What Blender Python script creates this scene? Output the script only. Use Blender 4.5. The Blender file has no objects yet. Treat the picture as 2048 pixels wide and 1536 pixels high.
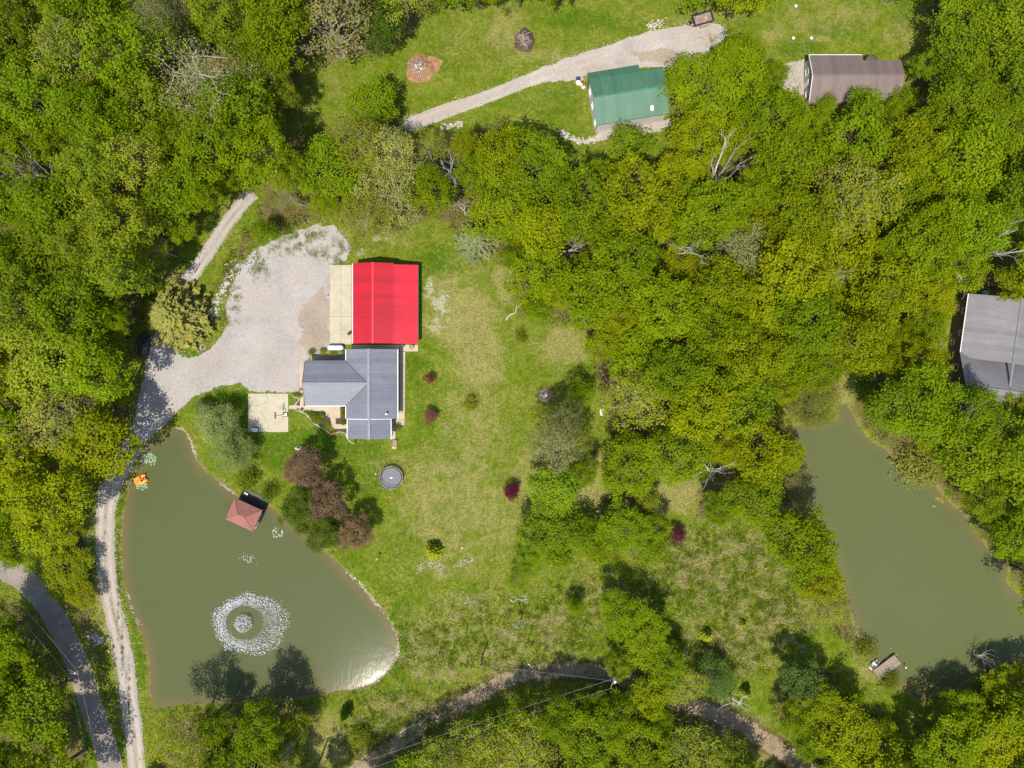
import bpy, math, random
import numpy as np
from mathutils import Vector, Matrix

# ---------------------------------------------------------------- camera, sky, sun, exposure
SC = bpy.context.scene
COL = SC.collection
CAM_H = 130.0                      # drone height above the lawn
FPX = 2048 * 25.0 / 36.0           # focal length in photograph pixels
R = math.radians
cd = bpy.data.cameras.new('camera'); cam = bpy.data.objects.new('camera', cd); COL.objects.link(cam)
cam.location = (0, 0, CAM_H); cam.rotation_euler = (0, 0, 0)
cd.lens = 25.0; cd.sensor_width = 36.0; cd.clip_end = 3000; cd.clip_start = 1.0
SC.camera = cam
SUN_EL, SUN_AZ = 64.0, 21.0        # sun stands south, 21 degrees towards the west (image bottom, a little left)
sx, sy = -math.sin(R(SUN_AZ)), -math.cos(R(SUN_AZ))
W = bpy.data.worlds.new('World'); SC.world = W; W.use_nodes = True
nt = W.node_tree
sky = nt.nodes.new('ShaderNodeTexSky'); sky.sky_type = 'NISHITA'; sky.sun_disc = False
sky.sun_elevation = R(SUN_EL); sky.sun_rotation = R(180 + SUN_AZ)
bg = nt.nodes['Background']; bg.inputs['Strength'].default_value = 0.15
nt.links.new(sky.outputs[0], bg.inputs['Color'])
sl = bpy.data.lights.new('sun', 'SUN'); sl.energy = 4.3; sl.angle = R(0.55); sl.color = (1.0, 0.94, 0.83)
sun = bpy.data.objects.new('sun', sl); COL.objects.link(sun)
sd = Vector((sx * math.cos(R(SUN_EL)), sy * math.cos(R(SUN_EL)), math.sin(R(SUN_EL))))
sun.rotation_euler = sd.to_track_quat('Z', 'Y').to_euler(); sun.location = sd * 200
SC.view_settings.view_transform = 'Standard'; SC.view_settings.look = 'None'
SC.view_settings.exposure = 0.86; SC.view_settings.gamma = 1.0
SC.cycles.max_bounces = 6; SC.cycles.diffuse_bounces = 3; SC.cycles.transmission_bounces = 4

# ---------------------------------------------------------------- helpers
rng = np.random.default_rng(7); random.seed(7)
HK = .76      # real surfaces are darker than the bright exposure shows them

def P(px, py, z=0.0):
    """photograph pixel -> point at height z (the drone looks straight down)"""
    s = (CAM_H - z) / FPX
    return ((px - 1024) * s, (768 - py) * s, z)
def PXY(poly, z=0.0): return np.array([P(a, b, z)[:2] for a, b in poly])

def tag(o, label=None, cat=None, group=None, kind=None):
    if label: o['label'] = label
    if cat: o['category'] = cat
    if group: o['group'] = group
    if kind: o['kind'] = kind
    return o
def empty(name, loc=(0, 0, 0), rz=0.0, scale=1.0):
    o = bpy.data.objects.new(name, None); COL.objects.link(o)
    o.location = loc; o.rotation_euler = (0, 0, rz); o.empty_display_size = .5
    if scale != 1.0: o.scale = (scale,) * 3
    return o
def link(name, mesh, mat=None, parent=None):
    o = bpy.data.objects.new(name, mesh); COL.objects.link(o)
    if mat is not None and not mesh.materials: mesh.materials.append(mat)
    if parent is not None: o.parent = parent
    return o

class MB:
    """collects geometry, then becomes one mesh object"""
    def __init__(s): s.v, s.f = [], []
    def add(s, vs, fs):
        b = len(s.v); s.v += [tuple(p) for p in vs]; s.f += [tuple(i + b for i in f) for f in fs]; return s
    def box(s, c, d, rz=0.0, ry=0.0, rx=0.0, taper=1.0):
        M = Matrix.Rotation(rz, 3, 'Z') @ Matrix.Rotation(ry, 3, 'Y') @ Matrix.Rotation(rx, 3, 'X')
        vs = []
        for k in (-1, 1):
            t = taper if k == 1 else 1.0
            for i, j in ((-1, -1), (1, -1), (1, 1), (-1, 1)):
                vs.append(Vector(c) + M @ Vector((i * d[0] / 2 * t, j * d[1] / 2 * t, k * d[2] / 2)))
        return s.add(vs, [(3, 2, 1, 0), (4, 5, 6, 7), (0, 1, 5, 4), (1, 2, 6, 5), (2, 3, 7, 6), (3, 0, 4, 7)])
    def tube(s, pts, rad, n=6, caps=True):
        pts = [Vector(p) for p in pts]; m = len(pts)
        rads = rad if isinstance(rad, (list, tuple)) else [rad] * m
        vs = []; up = None
        for i, p in enumerate(pts):
            d = (pts[min(i + 1, m - 1)] - pts[max(i - 1, 0)])
            d = d.normalized() if d.length > 1e-9 else Vector((0, 0, 1))
            if up is None: up = Vector((1, 0, 0)) if abs(d.x) < .8 else Vector((0, 1, 0))
            a = (up - d * up.dot(d)).normalized(); b = d.cross(a); up = a
            for k in range(n):
                t = 2 * math.pi * k / n
                vs.append(p + (a * math.cos(t) + b * math.sin(t)) * rads[i])
        fs = []
        for i in range(m - 1):
            for k in range(n):
                fs.append((i * n + k, i * n + (k + 1) % n, (i + 1) * n + (k + 1) % n, (i + 1) * n + k))
        if caps: fs += [tuple(range(n - 1, -1, -1)), tuple(range((m - 1) * n, m * n))]
        return s.add(vs, fs)
    def cyl(s, c, r, h, n=16, r2=None):
        c = Vector(c); return s.tube([c, c + Vector((0, 0, h))], [r, r if r2 is None else r2], n)
    def ring(s, c, r, tr, n=32, m=6):
        vs = []; fs = []
        for i in range(n):
            a = 2 * math.pi * i / n
            for k in range(m):
                b = 2 * math.pi * k / m
                rr = r + tr * math.cos(b); vs.append((c[0] + rr * math.cos(a), c[1] + rr * math.sin(a), c[2] + tr * math.sin(b)))
        for i in range(n):
            for k in range(m):
                fs.append((i * m + k, ((i + 1) % n) * m + k, ((i + 1) % n) * m + (k + 1) % m, i * m + (k + 1) % m))
        return s.add(vs, fs)
    def prism(s, poly, z0, z1):
        poly = [tuple(p[:2]) for p in poly]
        ar = sum(poly[i][0] * poly[(i + 1) % len(poly)][1] - poly[(i + 1) % len(poly)][0] * poly[i][1] for i in range(len(poly)))
        if ar < 0: poly = poly[::-1]
        n = len(poly)
        vs = [(x, y, z0) for x, y in poly] + [(x, y, z1) for x, y in poly]
        fs = [tuple(range(n - 1, -1, -1)), tuple(range(n, 2 * n))] + [(i, (i + 1) % n, n + (i + 1) % n, n + i) for i in range(n)]
        return s.add(vs, fs)
    def lathe(s, c, prof, n=16):
        vs = [(c[0] + r * math.cos(2 * math.pi * k / n), c[1] + r * math.sin(2 * math.pi * k / n), c[2] + z) for r, z in prof for k in range(n)]
        m = len(prof)
        fs = [(i * n + k, i * n + (k + 1) % n, (i + 1) * n + (k + 1) % n, (i + 1) * n + k) for i in range(m - 1) for k in range(n)]
        fs += [tuple(range(n - 1, -1, -1)), tuple(range((m - 1) * n, m * n))]
        return s.add(vs, fs)
    def rock(s, c, r, rnd, flat=.6):
        t = [(1, 0, 0), (-1, 0, 0), (0, 1, 0), (0, -1, 0), (0, 0, 1), (0, 0, -1), (.6, .6, .5), (-.6, .6, .5), (-.6, -.6, .5), (.6, -.6, .5)]
        a = rnd.random() * 6.28; ca, sa = math.cos(a), math.sin(a); vs = []
        for x, y, z in t:
            q = r * rnd.uniform(.75, 1.2); x, y = x * ca - y * sa, x * sa + y * ca
            vs.append((c[0] + x * q, c[1] + y * q * .8, c[2] + z * q * flat))
        fs = [(4, 6, 7), (4, 7, 8), (4, 8, 9), (4, 9, 6), (0, 2, 6), (2, 7, 6), (2, 1, 7), (1, 8, 7), (1, 3, 8), (3, 9, 8), (3, 0, 9), (0, 6, 9), (5, 2, 0), (5, 1, 2), (5, 3, 1), (5, 0, 3)]
        return s.add(vs, fs)
    def build(s, name, mat=None, parent=None, smooth=False):
        me = bpy.data.meshes.new(name); me.from_pydata(s.v, [], s.f); me.update()
        if smooth: me.polygons.foreach_set('use_smooth', [True] * len(me.polygons))
        return link(name, me, mat, parent)

def np_mesh(name, verts, quads, mat, attrs=None, smooth=False):
    """fast mesh of quads (or tris) from arrays; attrs = {name: per-face floats or rgba}"""
    me = bpy.data.meshes.new(name); k = quads.shape[1]
    me.vertices.add(len(verts)); me.vertices.foreach_set('co', np.ascontiguousarray(verts, dtype=np.float32).ravel())
    me.loops.add(quads.size); me.loops.foreach_set('vertex_index', np.ascontiguousarray(quads, dtype=np.int32).ravel())
    me.polygons.add(len(quads)); me.polygons.foreach_set('loop_start', np.arange(0, quads.size, k, dtype=np.int32))
    me.update(calc_edges=True)
    for n_, a in (attrs or {}).items():
        a = np.asarray(a, dtype=np.float32)
        dom = 'FACE' if len(a) == len(quads) else 'POINT'
        if a.ndim == 1:
            at = me.attributes.new(n_, 'FLOAT', dom); at.data.foreach_set('value', a)
        else:
            at = me.attributes.new(n_, 'FLOAT_COLOR', dom); at.data.foreach_set('color', a.ravel())
    if smooth: me.polygons.foreach_set('use_smooth', np.ones(len(quads), dtype=bool))
    if mat: me.materials.append(mat)
    return me

# value noise on the plane (for ragged outlines and scatter masks)
def vnoise(x, y, seed=0):
    x = np.asarray(x, float); y = np.asarray(y, float)
    xi, yi = np.floor(x), np.floor(y); fx, fy = x - xi, y - yi
    fx = fx * fx * (3 - 2 * fx); fy = fy * fy * (3 - 2 * fy)
    def h(a, b):
        v = np.sin(a * 127.1 + b * 311.7 + seed * 74.7) * 43758.5453
        return v - np.floor(v)
    return (h(xi, yi) * (1 - fx) + h(xi + 1, yi) * fx) * (1 - fy) + (h(xi, yi + 1) * (1 - fx) + h(xi + 1, yi + 1) * fx) * fy
def fbm(x, y, seed=0, oct=4):
    t = 0; a = .5
    for o in range(oct): t = t + a * vnoise(np.asarray(x) * 2 ** o, np.asarray(y) * 2 ** o, seed + o); a *= .5
    return t
def inside(pts, poly):
    x, y = pts[:, 0], pts[:, 1]; r = np.zeros(len(pts), bool); n = len(poly); j = n - 1
    for i in range(n):
        xi, yi = poly[i]; xj, yj = poly[j]
        c = ((yi > y) != (yj > y)) & (x < (xj - xi) * (y - yi) / (yj - yi + 1e-12) + xi)
        r ^= c; j = i
    return r
def dist_poly(pts, poly, closed=True):
    d = np.full(len(pts), 1e9); n = len(poly)
    for i in range(n if closed else n - 1):
        a = np.array(poly[i]); b = np.array(poly[(i + 1) % n]); ab = b - a
        t = np.clip(((pts - a) @ ab) / max(ab @ ab, 1e-9), 0, 1)
        d = np.minimum(d, np.hypot(*(pts - a - t[:, None] * ab).T))
    return d
def sdf(pts, poly):
    d = dist_poly(pts, poly); return np.where(inside(pts, poly), -d, d)
def smooth01(t): t = np.clip(t, 0, 1); return t * t * (3 - 2 * t)
def catmull(pts, n=6, closed=False):
    pts = np.asarray(pts, float); m = len(pts); out = []
    rg = range(m) if closed else range(m - 1)
    for i in rg:
        if closed: p0, p1, p2, p3 = pts[i - 1], pts[i], pts[(i + 1) % m], pts[(i + 2) % m]
        else: p0, p1, p2, p3 = pts[max(i - 1, 0)], pts[i], pts[i + 1], pts[min(i + 2, m - 1)]
        for k in range(n):
            t = k / n
            out.append(.5 * (2 * p1 + (p2 - p0) * t + (2 * p0 - 5 * p1 + 4 * p2 - p3) * t * t + (3 * p1 - p0 - 3 * p2 + p3) * t ** 3))
    if not closed: out.append(pts[-1])
    return np.array(out)
def ragged(poly, amp=.25, step=.3, seed=1, freq=.9):
    """densify a closed metric outline and fray it with noise"""
    out = []; n = len(poly)
    for i in range(n):
        a = np.array(poly[i]); b = np.array(poly[(i + 1) % n]); L = np.hypot(*(b - a)); k = max(1, int(L / step))
        nr = np.array([-(b - a)[1], (b - a)[0]]) / max(L, 1e-6)
        for j in range(k):
            p = a + (b - a) * j / k
            q = (fbm(p[0] * freq, p[1] * freq, seed, 4) - .47) * 2 * amp + (vnoise(p[0] * 5, p[1] * 5, seed + 9) - .5) * amp * .7
            out.append(p + nr * q)
    return np.array(out)
def strip(center, width):
    """outline of a band along a centre line (metric); width may be a list"""
    c = np.asarray(center); w = np.full(len(c), width) if np.isscalar(width) else np.asarray(width)
    t = np.gradient(c, axis=0); t /= np.hypot(t[:, 0], t[:, 1])[:, None]; nr = np.stack([-t[:, 1], t[:, 0]], 1)
    return np.concatenate([c + nr * w[:, None] / 2, (c - nr * w[:, None] / 2)[::-1]])

# ---------------------------------------------------------------- materials
def new_mat(name):
    m = bpy.data.materials.new(name); m.use_nodes = True
    return m, m.node_tree, m.node_tree.nodes['Principled BSDF']
def nd(t, typ, **kw):
    n = t.nodes.new(typ)
    for k, v in kw.items():
        if hasattr(n, k) and not k.startswith('i_'): setattr(n, k, v)
        else: n.inputs[k[2:].replace('_', ' ')].default_value = v
    return n
def noise(t, scale, detail=4, rough=.55, vec=None):
    n = nd(t, 'ShaderNodeTexNoise'); n.inputs['Scale'].default_value = scale; n.inputs['Detail'].default_value = detail
    n.inputs['Roughness'].default_value = rough
    if vec is not None: t.links.new(vec, n.inputs['Vector'])
    return n.outputs['Fac']
def ramp(t, fac, stops):
    n = nd(t, 'ShaderNodeValToRGB'); cr = n.color_ramp
    while len(cr.elements) < len(stops): cr.elements.new(.5)
    for e, (p, c) in zip(cr.elements, stops): e.position = p; e.color = (*c, 1) if len(c) == 3 else c
    t.links.new(fac, n.inputs['Fac']); return n.outputs['Color']
def mix(t, fac, a, b, mode='MIX'):
    n = nd(t, 'ShaderNodeMix', data_type='RGBA', blend_type=mode)
    for s_, v in ((n.inputs['Factor'], fac), (n.inputs[6], a), (n.inputs[7], b)):
        if isinstance(v, (int, float)): s_.default_value = v
        elif isinstance(v, tuple): s_.default_value = (*v, 1) if len(v) == 3 else v
        else: t.links.new(v, s_)
    return n.outputs[2]
def math_(t, op, a, b=None, clamp=False):
    n = nd(t, 'ShaderNodeMath', operation=op); n.use_clamp = clamp
    for s_, v in ((n.inputs[0], a), (n.inputs[1], b)):
        if v is None: continue
        if isinstance(v, (int, float)): s_.default_value = v
        else: t.links.new(v, s_)
    return n.outputs[0]
def bump(t, bsdf, h, strength=.5, dist=.1):
    n = nd(t, 'ShaderNodeBump'); n.inputs['Strength'].default_value = strength; n.inputs['Distance'].default_value = dist
    t.links.new(h, n.inputs['Height']); t.links.new(n.outputs[0], bsdf.inputs['Normal'])
def objco(t): return nd(t, 'ShaderNodeTexCoord').outputs['Object']
def geopos(t): return nd(t, 'ShaderNodeNewGeometry').outputs['Position']

def plain(name, c, rough=.6, metal=0.0, var=.18, scale=2.0, dirt=None, bumpy=0.0, spec=.4):
    """paint, wood, stone: a base colour with uneven tone, blotches and fine relief"""
    m, t, b = new_mat(name); v = geopos(t); c = tuple(x * HK for x in c); dirt = (tuple(x * HK for x in dirt[0]), dirt[1]) if dirt else None
    f = noise(t, scale, 6, .6, v)
    lo = tuple(x * (1 - var) for x in c); hi = tuple(min(1, x * (1 + var)) for x in c)
    col = ramp(t, f, [(.3, lo), (.7, hi)])
    if dirt:
        f2 = noise(t, scale * .35, 5, .6, v)
        col = mix(t, math_(t, 'MULTIPLY', ramp(t, f2, [(.52, (0, 0, 0)), (.75, (1, 1, 1))]), dirt[1]), col, dirt[0])
    t.links.new(col, b.inputs['Base Color']); b.inputs['Roughness'].default_value = rough; b.inputs['Metallic'].default_value = metal
    b.inputs['Specular IOR Level'].default_value = spec
    if bumpy: bump(t, b, noise(t, scale * 8, 4, .6, v), bumpy, .05)
    return m

def leaf_mat(name, trans=.3, sheen=.0):
    """foliage: the object's own colour, varied leaf by leaf and branch by branch, a little light shining through"""
    m, t, b = new_mat(name)
    oi = nd(t, 'ShaderNodeObjectInfo'); at = nd(t, 'ShaderNodeAttribute', attribute_name='leaf_rand')
    at2 = nd(t, 'ShaderNodeAttribute', attribute_name='branch_rand')
    k = ramp(t, at.outputs['Fac'], [(0, (.78, .80, .8)), (.5, (1, 1, 1)), (1, (1.24, 1.2, 1.1))])
    col = mix(t, 1.0, oi.outputs['Color'], k, 'MULTIPLY')
    k2 = ramp(t, at2.outputs['Fac'], [(0, (.80, .85, .9)), (1, (1.18, 1.14, 1.0))])
    col = mix(t, 1.0, col, k2, 'MULTIPLY')
    t.links.new(col, b.inputs['Base Color']); b.inputs['Roughness'].default_value = .55
    b.inputs['Specular IOR Level'].default_value = .06
    tr = nd(t, 'ShaderNodeBsdfTranslucent'); tc = mix(t, 1.0, col, (1.05, 1.1, .5), 'MULTIPLY'); t.links.new(tc, tr.inputs['Color'])
    ms = nd(t, 'ShaderNodeMixShader'); ms.inputs[0].default_value = trans
    out = t.nodes['Material Output']
    t.links.new(b.outputs[0], ms.inputs[1]); t.links.new(tr.outputs[0], ms.inputs[2]); t.links.new(ms.outputs[0], out.inputs['Surface'])
    return m
M = {}
M['leaf'] = leaf_mat('foliage', .5)
M['needle'] = leaf_mat('needles', .15)
def grass_mat():
    m, t, b = new_mat('grass_blades')
    at = nd(t, 'ShaderNodeAttribute', attribute_name='blade_col')
    t.links.new(at.outputs['Color'], b.inputs['Base Color']); b.inputs['Roughness'].default_value = .7; b.inputs['Specular IOR Level'].default_value = .04
    tr = nd(t, 'ShaderNodeBsdfTranslucent'); t.links.new(at.outputs['Color'], tr.inputs['Color'])
    ms = nd(t, 'ShaderNodeMixShader'); ms.inputs[0].default_value = .3
    t.links.new(b.outputs[0], ms.inputs[1]); t.links.new(tr.outputs[0], ms.inputs[2]); t.links.new(ms.outputs[0], t.nodes['Material Output'].inputs['Surface'])
    return m
M['grass'] = grass_mat()
M['bark'] = plain('bark', (.12, .10, .07), .9, 0, .35, 3, bumpy=.6, spec=.1)
M['deadwood'] = plain('bleached_wood', (.45, .41, .36), .9, 0, .25, 3, bumpy=.4, spec=.1)
M['white_bark'] = plain('pale_bark', (.36, .33, .27), .9, 0, .25, 3, bumpy=.4, spec=.1)

def gravel_mat(name, light, dark, tan, tanamt, weeds=0.0, seed=0.0):
    m, t, b = new_mat(name); v = geopos(t); light, dark, tan = (tuple(x * HK for x in q) for q in (light, dark, tan))
    mp = nd(t, 'ShaderNodeMapping'); mp.inputs['Location'].default_value = (seed, seed * 2, 0); t.links.new(v, mp.inputs['Vector']); v = mp.outputs[0]
    vo = nd(t, 'ShaderNodeTexVoronoi'); vo.inputs['Scale'].default_value = 10.0; t.links.new(v, vo.inputs['Vector'])
    st = ramp(t, nd_sep(t, vo.outputs['Color']), [(0, (.82, .82, .82)), (.6, (1, 1, 1)), (1, (1.13, 1.13, 1.13))])
    big = noise(t, .22, 6, .62, v); col = ramp(t, big, [(.32, dark), (.66, light)])
    tn = noise(t, .11, 5, .6, v)
    col = mix(t, math_(t, 'MULTIPLY', ramp(t, tn, [(.46, (0, 0, 0)), (.68, (1, 1, 1))]), tanamt), col, tan)
    col = mix(t, 1.0, col, st, 'MULTIPLY')
    sp = noise(t, 3.2, 4, .7, v); col = mix(t, 1.0, col, ramp(t, sp, [(.25, (.82, .81, .8)), (.55, (1.04, 1.04, 1.04))]), 'MULTIPLY')
    if weeds:
        wn = noise(t, .5, 8, .75, v)
        col = mix(t, math_(t, 'MULTIPLY', ramp(t, wn, [(.60, (0, 0, 0)), (.68, (1, 1, 1))]), weeds), col, (.12, .16, .035))
    t.links.new(col, b.inputs['Base Color']); b.inputs['Roughness'].default_value = .95; b.inputs['Specular IOR Level'].default_value = .1
    bump(t, b, math_(t, 'ADD', vo.outputs['Distance'], math_(t, 'MULTIPLY', sp, 1.5)), .6, .06)
    return m
def nd_sep(t, c):
    n = nd(t, 'ShaderNodeSeparateColor'); t.links.new(c, n.inputs[0]); return n.outputs[0]
M['gravel'] = gravel_mat('gravel_yard', (.41, .38, .35), (.30, .275, .25), (.30, .235, .17), .5, .3)
M['rut'] = gravel_mat('worn_rut', (.44, .40, .36), (.33, .285, .235), (.36, .275, .19), .7, 0, 6.1)
M['worn'] = gravel_mat('worn_brown_gravel', (.35, .29, .225), (.265, .215, .165), (.30, .225, .155), .6, .25, 7.7)
M['gravel_lane'] = gravel_mat('gravel_lane', (.37, .34, .31), (.27, .24, .205), (.30, .235, .165), .7, .12, 3.1)
M['gravel_far'] = gravel_mat('gravel_far', (.43, .385, .35), (.32, .275, .235), (.31, .24, .17), .55, .06, 8.3)
M['dirt'] = gravel_mat('dirt', (.34, .265, .17), (.22, .165, .105), (.26, .19, .115), .6, .5, 5.5)
M['asphalt'] = gravel_mat('asphalt', (.26, .225, .19), (.19, .165, .14), (.33, .25, .18), .75, 0, 2.2)
M['mulch'] = gravel_mat('mulch', (.10, .065, .05), (.055, .038, .03), (.12, .08, .06), .5, 0, 1.2)

def concrete_mat(name, c, stain, amt):
    m, t, b = new_mat(name); v = geopos(t); c, stain = (tuple(x * HK for x in q) for q in (c, stain))
    col = ramp(t, noise(t, .8, 7, .62, v), [(.3, tuple(x * .86 for x in c)), (.68, tuple(x * 1.06 for x in c))])
    col = mix(t, math_(t, 'MULTIPLY', ramp(t, noise(t, .35, 6, .68, v), [(.52, (0, 0, 0)), (.72, (1, 1, 1))]), amt), col, stain)
    col = mix(t, 1.0, col, ramp(t, noise(t, 14, 3, .6, v), [(.3, (.93, .93, .93)), (.7, (1.05, 1.05, 1.05))]), 'MULTIPLY')
    t.links.new(col, b.inputs['Base Color']); b.inputs['Roughness'].default_value = .85; b.inputs['Specular IOR Level'].default_value = .25
    bump(t, b, noise(t, 20, 4, .6, v), .15, .02); return m
M['concrete'] = concrete_mat('concrete', (.43, .385, .275), (.29, .225, .13), .6)
M['walk'] = concrete_mat('walk_concrete', (.45, .365, .25), (.36, .265, .165), .45)
M['crack'] = plain('joint_dirt', (.17, .13, .09), .95)

def metal_roof(name, c, fade, rough=.45, spec=.4, axis=1):
    """painted steel sheet: fading, streaks down the slope, dirt"""
    m, t, b = new_mat(name); v = geopos(t); c, fade = (tuple(x * HK for x in q) for q in (c, fade))
    col = ramp(t, noise(t, .45, 6, .6, v), [(.3, tuple(x * .90 for x in c)), (.7, tuple(min(1, x * 1.08) for x in c))])
    col = mix(t, math_(t, 'MULTIPLY', ramp(t, noise(t, .18, 5, .6, v), [(.45, (0, 0, 0)), (.75, (1, 1, 1))]), .6), col, fade)
    col = mix(t, 1.0, col, ramp(t, noise(t, 9, 4, .7, v), [(.3, (.94, .94, .94)), (.7, (1.05, 1.05, 1.05))]), 'MULTIPLY')
    sp_ = nd(t, 'ShaderNodeSeparateXYZ'); t.links.new(objco(t), sp_.inputs[0])          # every steel sheet has aged a little differently
    wn = nd(t, 'ShaderNodeTexWhiteNoise', noise_dimensions='1D'); t.links.new(math_(t, 'FLOOR', math_(t, 'MULTIPLY', sp_.outputs[axis], 1.1)), wn.inputs['W'])
    col = mix(t, 1.0, col, ramp(t, wn.outputs['Value'], [(0, (.88, .88, .88)), (1, (1.08, 1.08, 1.08))]), 'MULTIPLY')
    mp = nd(t, 'ShaderNodeMapping'); mp.inputs['Scale'].default_value = (.25, 3, 1) if axis == 1 else (3, .25, 1); t.links.new(objco(t), mp.inputs['Vector'])
    col = mix(t, 1.0, col, ramp(t, noise(t, 1.0, 6, .7, mp.outputs[0]), [(.3, (.86, .86, .86)), (.6, (1.05, 1.05, 1.05))]), 'MULTIPLY')
    t.links.new(col, b.inputs['Base Color']); b.inputs['Roughness'].default_value = rough; b.inputs['Specular IOR Level'].default_value = spec
    return m
M['red_roof'] = metal_roof('red_steel', (.42, .004, .014), (.36, .007, .020))
M['red_roof_new'] = metal_roof('red_steel_bright', (.53, .007, .022), (.47, .009, .030))
M['red_trim'] = plain('red_trim', (.5, .01, .02), .5)
M['grey_roof'] = metal_roof('grey_steel', (.175, .182, .212), (.155, .158, .178))
M['grey_trim'] = plain('grey_trim', (.17, .17, .20), .5)
M['brown_trim'] = plain('brown_edge', (.10, .065, .05), .6)
M['green_roof'] = metal_roof('green_steel', (.055, .150, .090), (.085, .155, .080), axis=0)
M['green_trim'] = plain('green_trim', (.03, .15, .09), .5)
M['brown_roof'] = metal_roof('brown_steel', (.165, .122, .108), (.155, .118, .100), axis=0)
M['pale_roof'] = metal_roof('old_grey_steel', (.185, .176, .180), (.15, .142, .143), .55)
M['siding'] = plain('pale_siding', (.60, .565, .535), .7, 0, .08, 1.0, ((.28, .23, .17), .5))
M['brown_siding'] = plain('brown_siding', (.17, .125, .09), .8, 0, .15, 1.2)
M['tan_siding'] = plain('tan_siding', (.40, .34, .27), .75, 0, .1, 1.2)
M['white'] = plain('white_paint', (.78, .78, .77), .5, 0, .06, 2.0, ((.5, .47, .42), .3))
M['glass'] = plain('window_glass', (.03, .04, .05), .08, 0, .2, 1, spec=.8)
M['black'] = plain('black_paint', (.02, .02, .022), .5, 0, .3)
M['grey_metal'] = plain('galvanised', (.35, .36, .37), .4, .7, .15, 5)
M['dark_metal'] = plain('dark_steel', (.07, .065, .065), .55, .4, .3, 4)
M['wood'] = plain('weathered_wood', (.30, .22, .165), .85, 0, .3, 2.5, ((.38, .31, .25), .5), .4)
M['wood_b'] = plain('weathered_wood_dark', (.235, .17, .13), .85, 0, .3, 2.2, ((.33, .26, .21), .5), .4)
M['stick'] = plain('brush_sticks', (.30, .235, .19), .9, 0, .35, 2.0)
M['rust'] = plain('bark_chips', (.30, .155, .075), .95, 0, .35, 1.6, ((.2, .1, .06), .6), .6)
M['stone'] = plain('limestone', (.40, .365, .32), .9, 0, .25, 1.4, ((.35, .28, .2), .4), .4)
M['orange'] = plain('orange_plastic', (.85, .26, .012), .35, 0, .12, 3)
M['red'] = plain('red_plastic', (.65, .03, .03), .4)
M['yellow'] = plain('yellow_paint', (.75, .45, .03), .5)
M['blue'] = plain('blue_tarp', (.25, .42, .62), .5)
M['shingle'] = plain('red_brown_shingle', (.27, .105, .085), .9, 0, .22, 2.2, ((.20, .09, .075), .5), .5)
M['net'] = plain('trampoline_mat', (.13, .13, .14), .7, 0, .12, 2)
M['terra'] = plain('terracotta', (.42, .2, .12), .8)
# ---------------------------------------------------------------- outlines of the place, read off the photograph (pixels, ground level)
PX_POND_W = [(350,858),(366,861),(377,878),(387,900),(391,918),(410,940),(432,958),(455,975),(475,992),(500,1004),(530,1010),(552,1020),(566,1038),(600,1058),(630,1078),(650,1103),(680,1130),(698,1150),(722,1172),(746,1203),(765,1218),(782,1247),(791,1272),(795,1296),(790,1316),(776,1340),(755,1360),(728,1372),(700,1379),(650,1386),(600,1395),(540,1401),(480,1405),(420,1409),(360,1411),(313,1413),(305,1400),(300,1370),(300,1340),(292,1290),(276,1250),(262,1215),(252,1180),(246,1140),(244,1080),(248,1030),(255,990),(265,960),(275,935),(283,915),(290,895),(302,884),(322,875),(340,862)]
PX_POND_E = [(1680,814),(1692,808),(1702,822),(1717,850),(1740,880),(1770,897),(1795,925),(1825,950),(1862,962),(1880,985),(1905,1010),(1930,1032),(1950,1065),(1975,1095),(2002,1114),(2016,1132),(2014,1165),(2050,1195),(2085,1215),(2090,1290),(2050,1312),(2000,1330),(1960,1345),(1930,1362),(1900,1386),(1860,1396),(1825,1390),(1798,1372),(1772,1354),(1745,1328),(1730,1290),(1715,1255),(1700,1220),(1690,1180),(1675,1130),(1655,1072),(1640,1040),(1620,1010),(1612,975),(1608,940),(1600,912),(1585,887),(1590,862),(1600,850),(1625,846),(1650,842),(1674,840)]
PX_YARD = [(314,655),(304,690),(293,730),(282,780),(268,830),(258,880),(290,884),(330,850),(355,820),(385,795),(430,775),(480,765),(500,782),(575,784),(600,782),(612,760),(612,720),(637,708),(655,696),(660,688),(661,530),(692,520),(702,495),(690,478),(672,455),(640,450),(600,460),(560,475),(530,490),(505,502),(480,530),(466,570),(452,612),(455,650),(430,690),(398,714),(366,714),(349,695),(340,672)]
PX_LANE_N = [(506,385),(482,412),(452,450),(424,492),(398,530),(370,568),(350,595),(335,630),(324,668)]
PX_LANE_S = [(276,872),(258,905),(240,940),(222,975),(212,1020),(210,1080),(212,1130),(222,1200),(238,1270),(250,1330),(258,1400),(268,1470),(274,1550)]
PX_DRIVE_N = [(812,238),(870,215),(960,185),(1050,150),(1130,118),(1200,95),(1290,66),(1370,49),(1425,46),(1452,60),(1446,80),(1415,104),(1392,128),(1332,133),(1276,136),(1172,150),(1165,160),(1090,165),(1010,190),(930,220),(862,248),(818,262)]
PX_ROAD = [(-60,1112),(0,1134),(55,1165),(95,1212),(128,1270),(160,1340),(182,1410),(206,1480),(232,1570)]
PX_TRACK = [(1290,1372),(1230,1352),(1170,1340),(1090,1343),(1020,1358),(955,1390),(880,1430),(815,1470),(740,1520),(700,1550)]
PX_TRACK2 = [(1320,1395),(1390,1415),(1460,1440),(1530,1480),(1590,1520),(1630,1550)]
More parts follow.
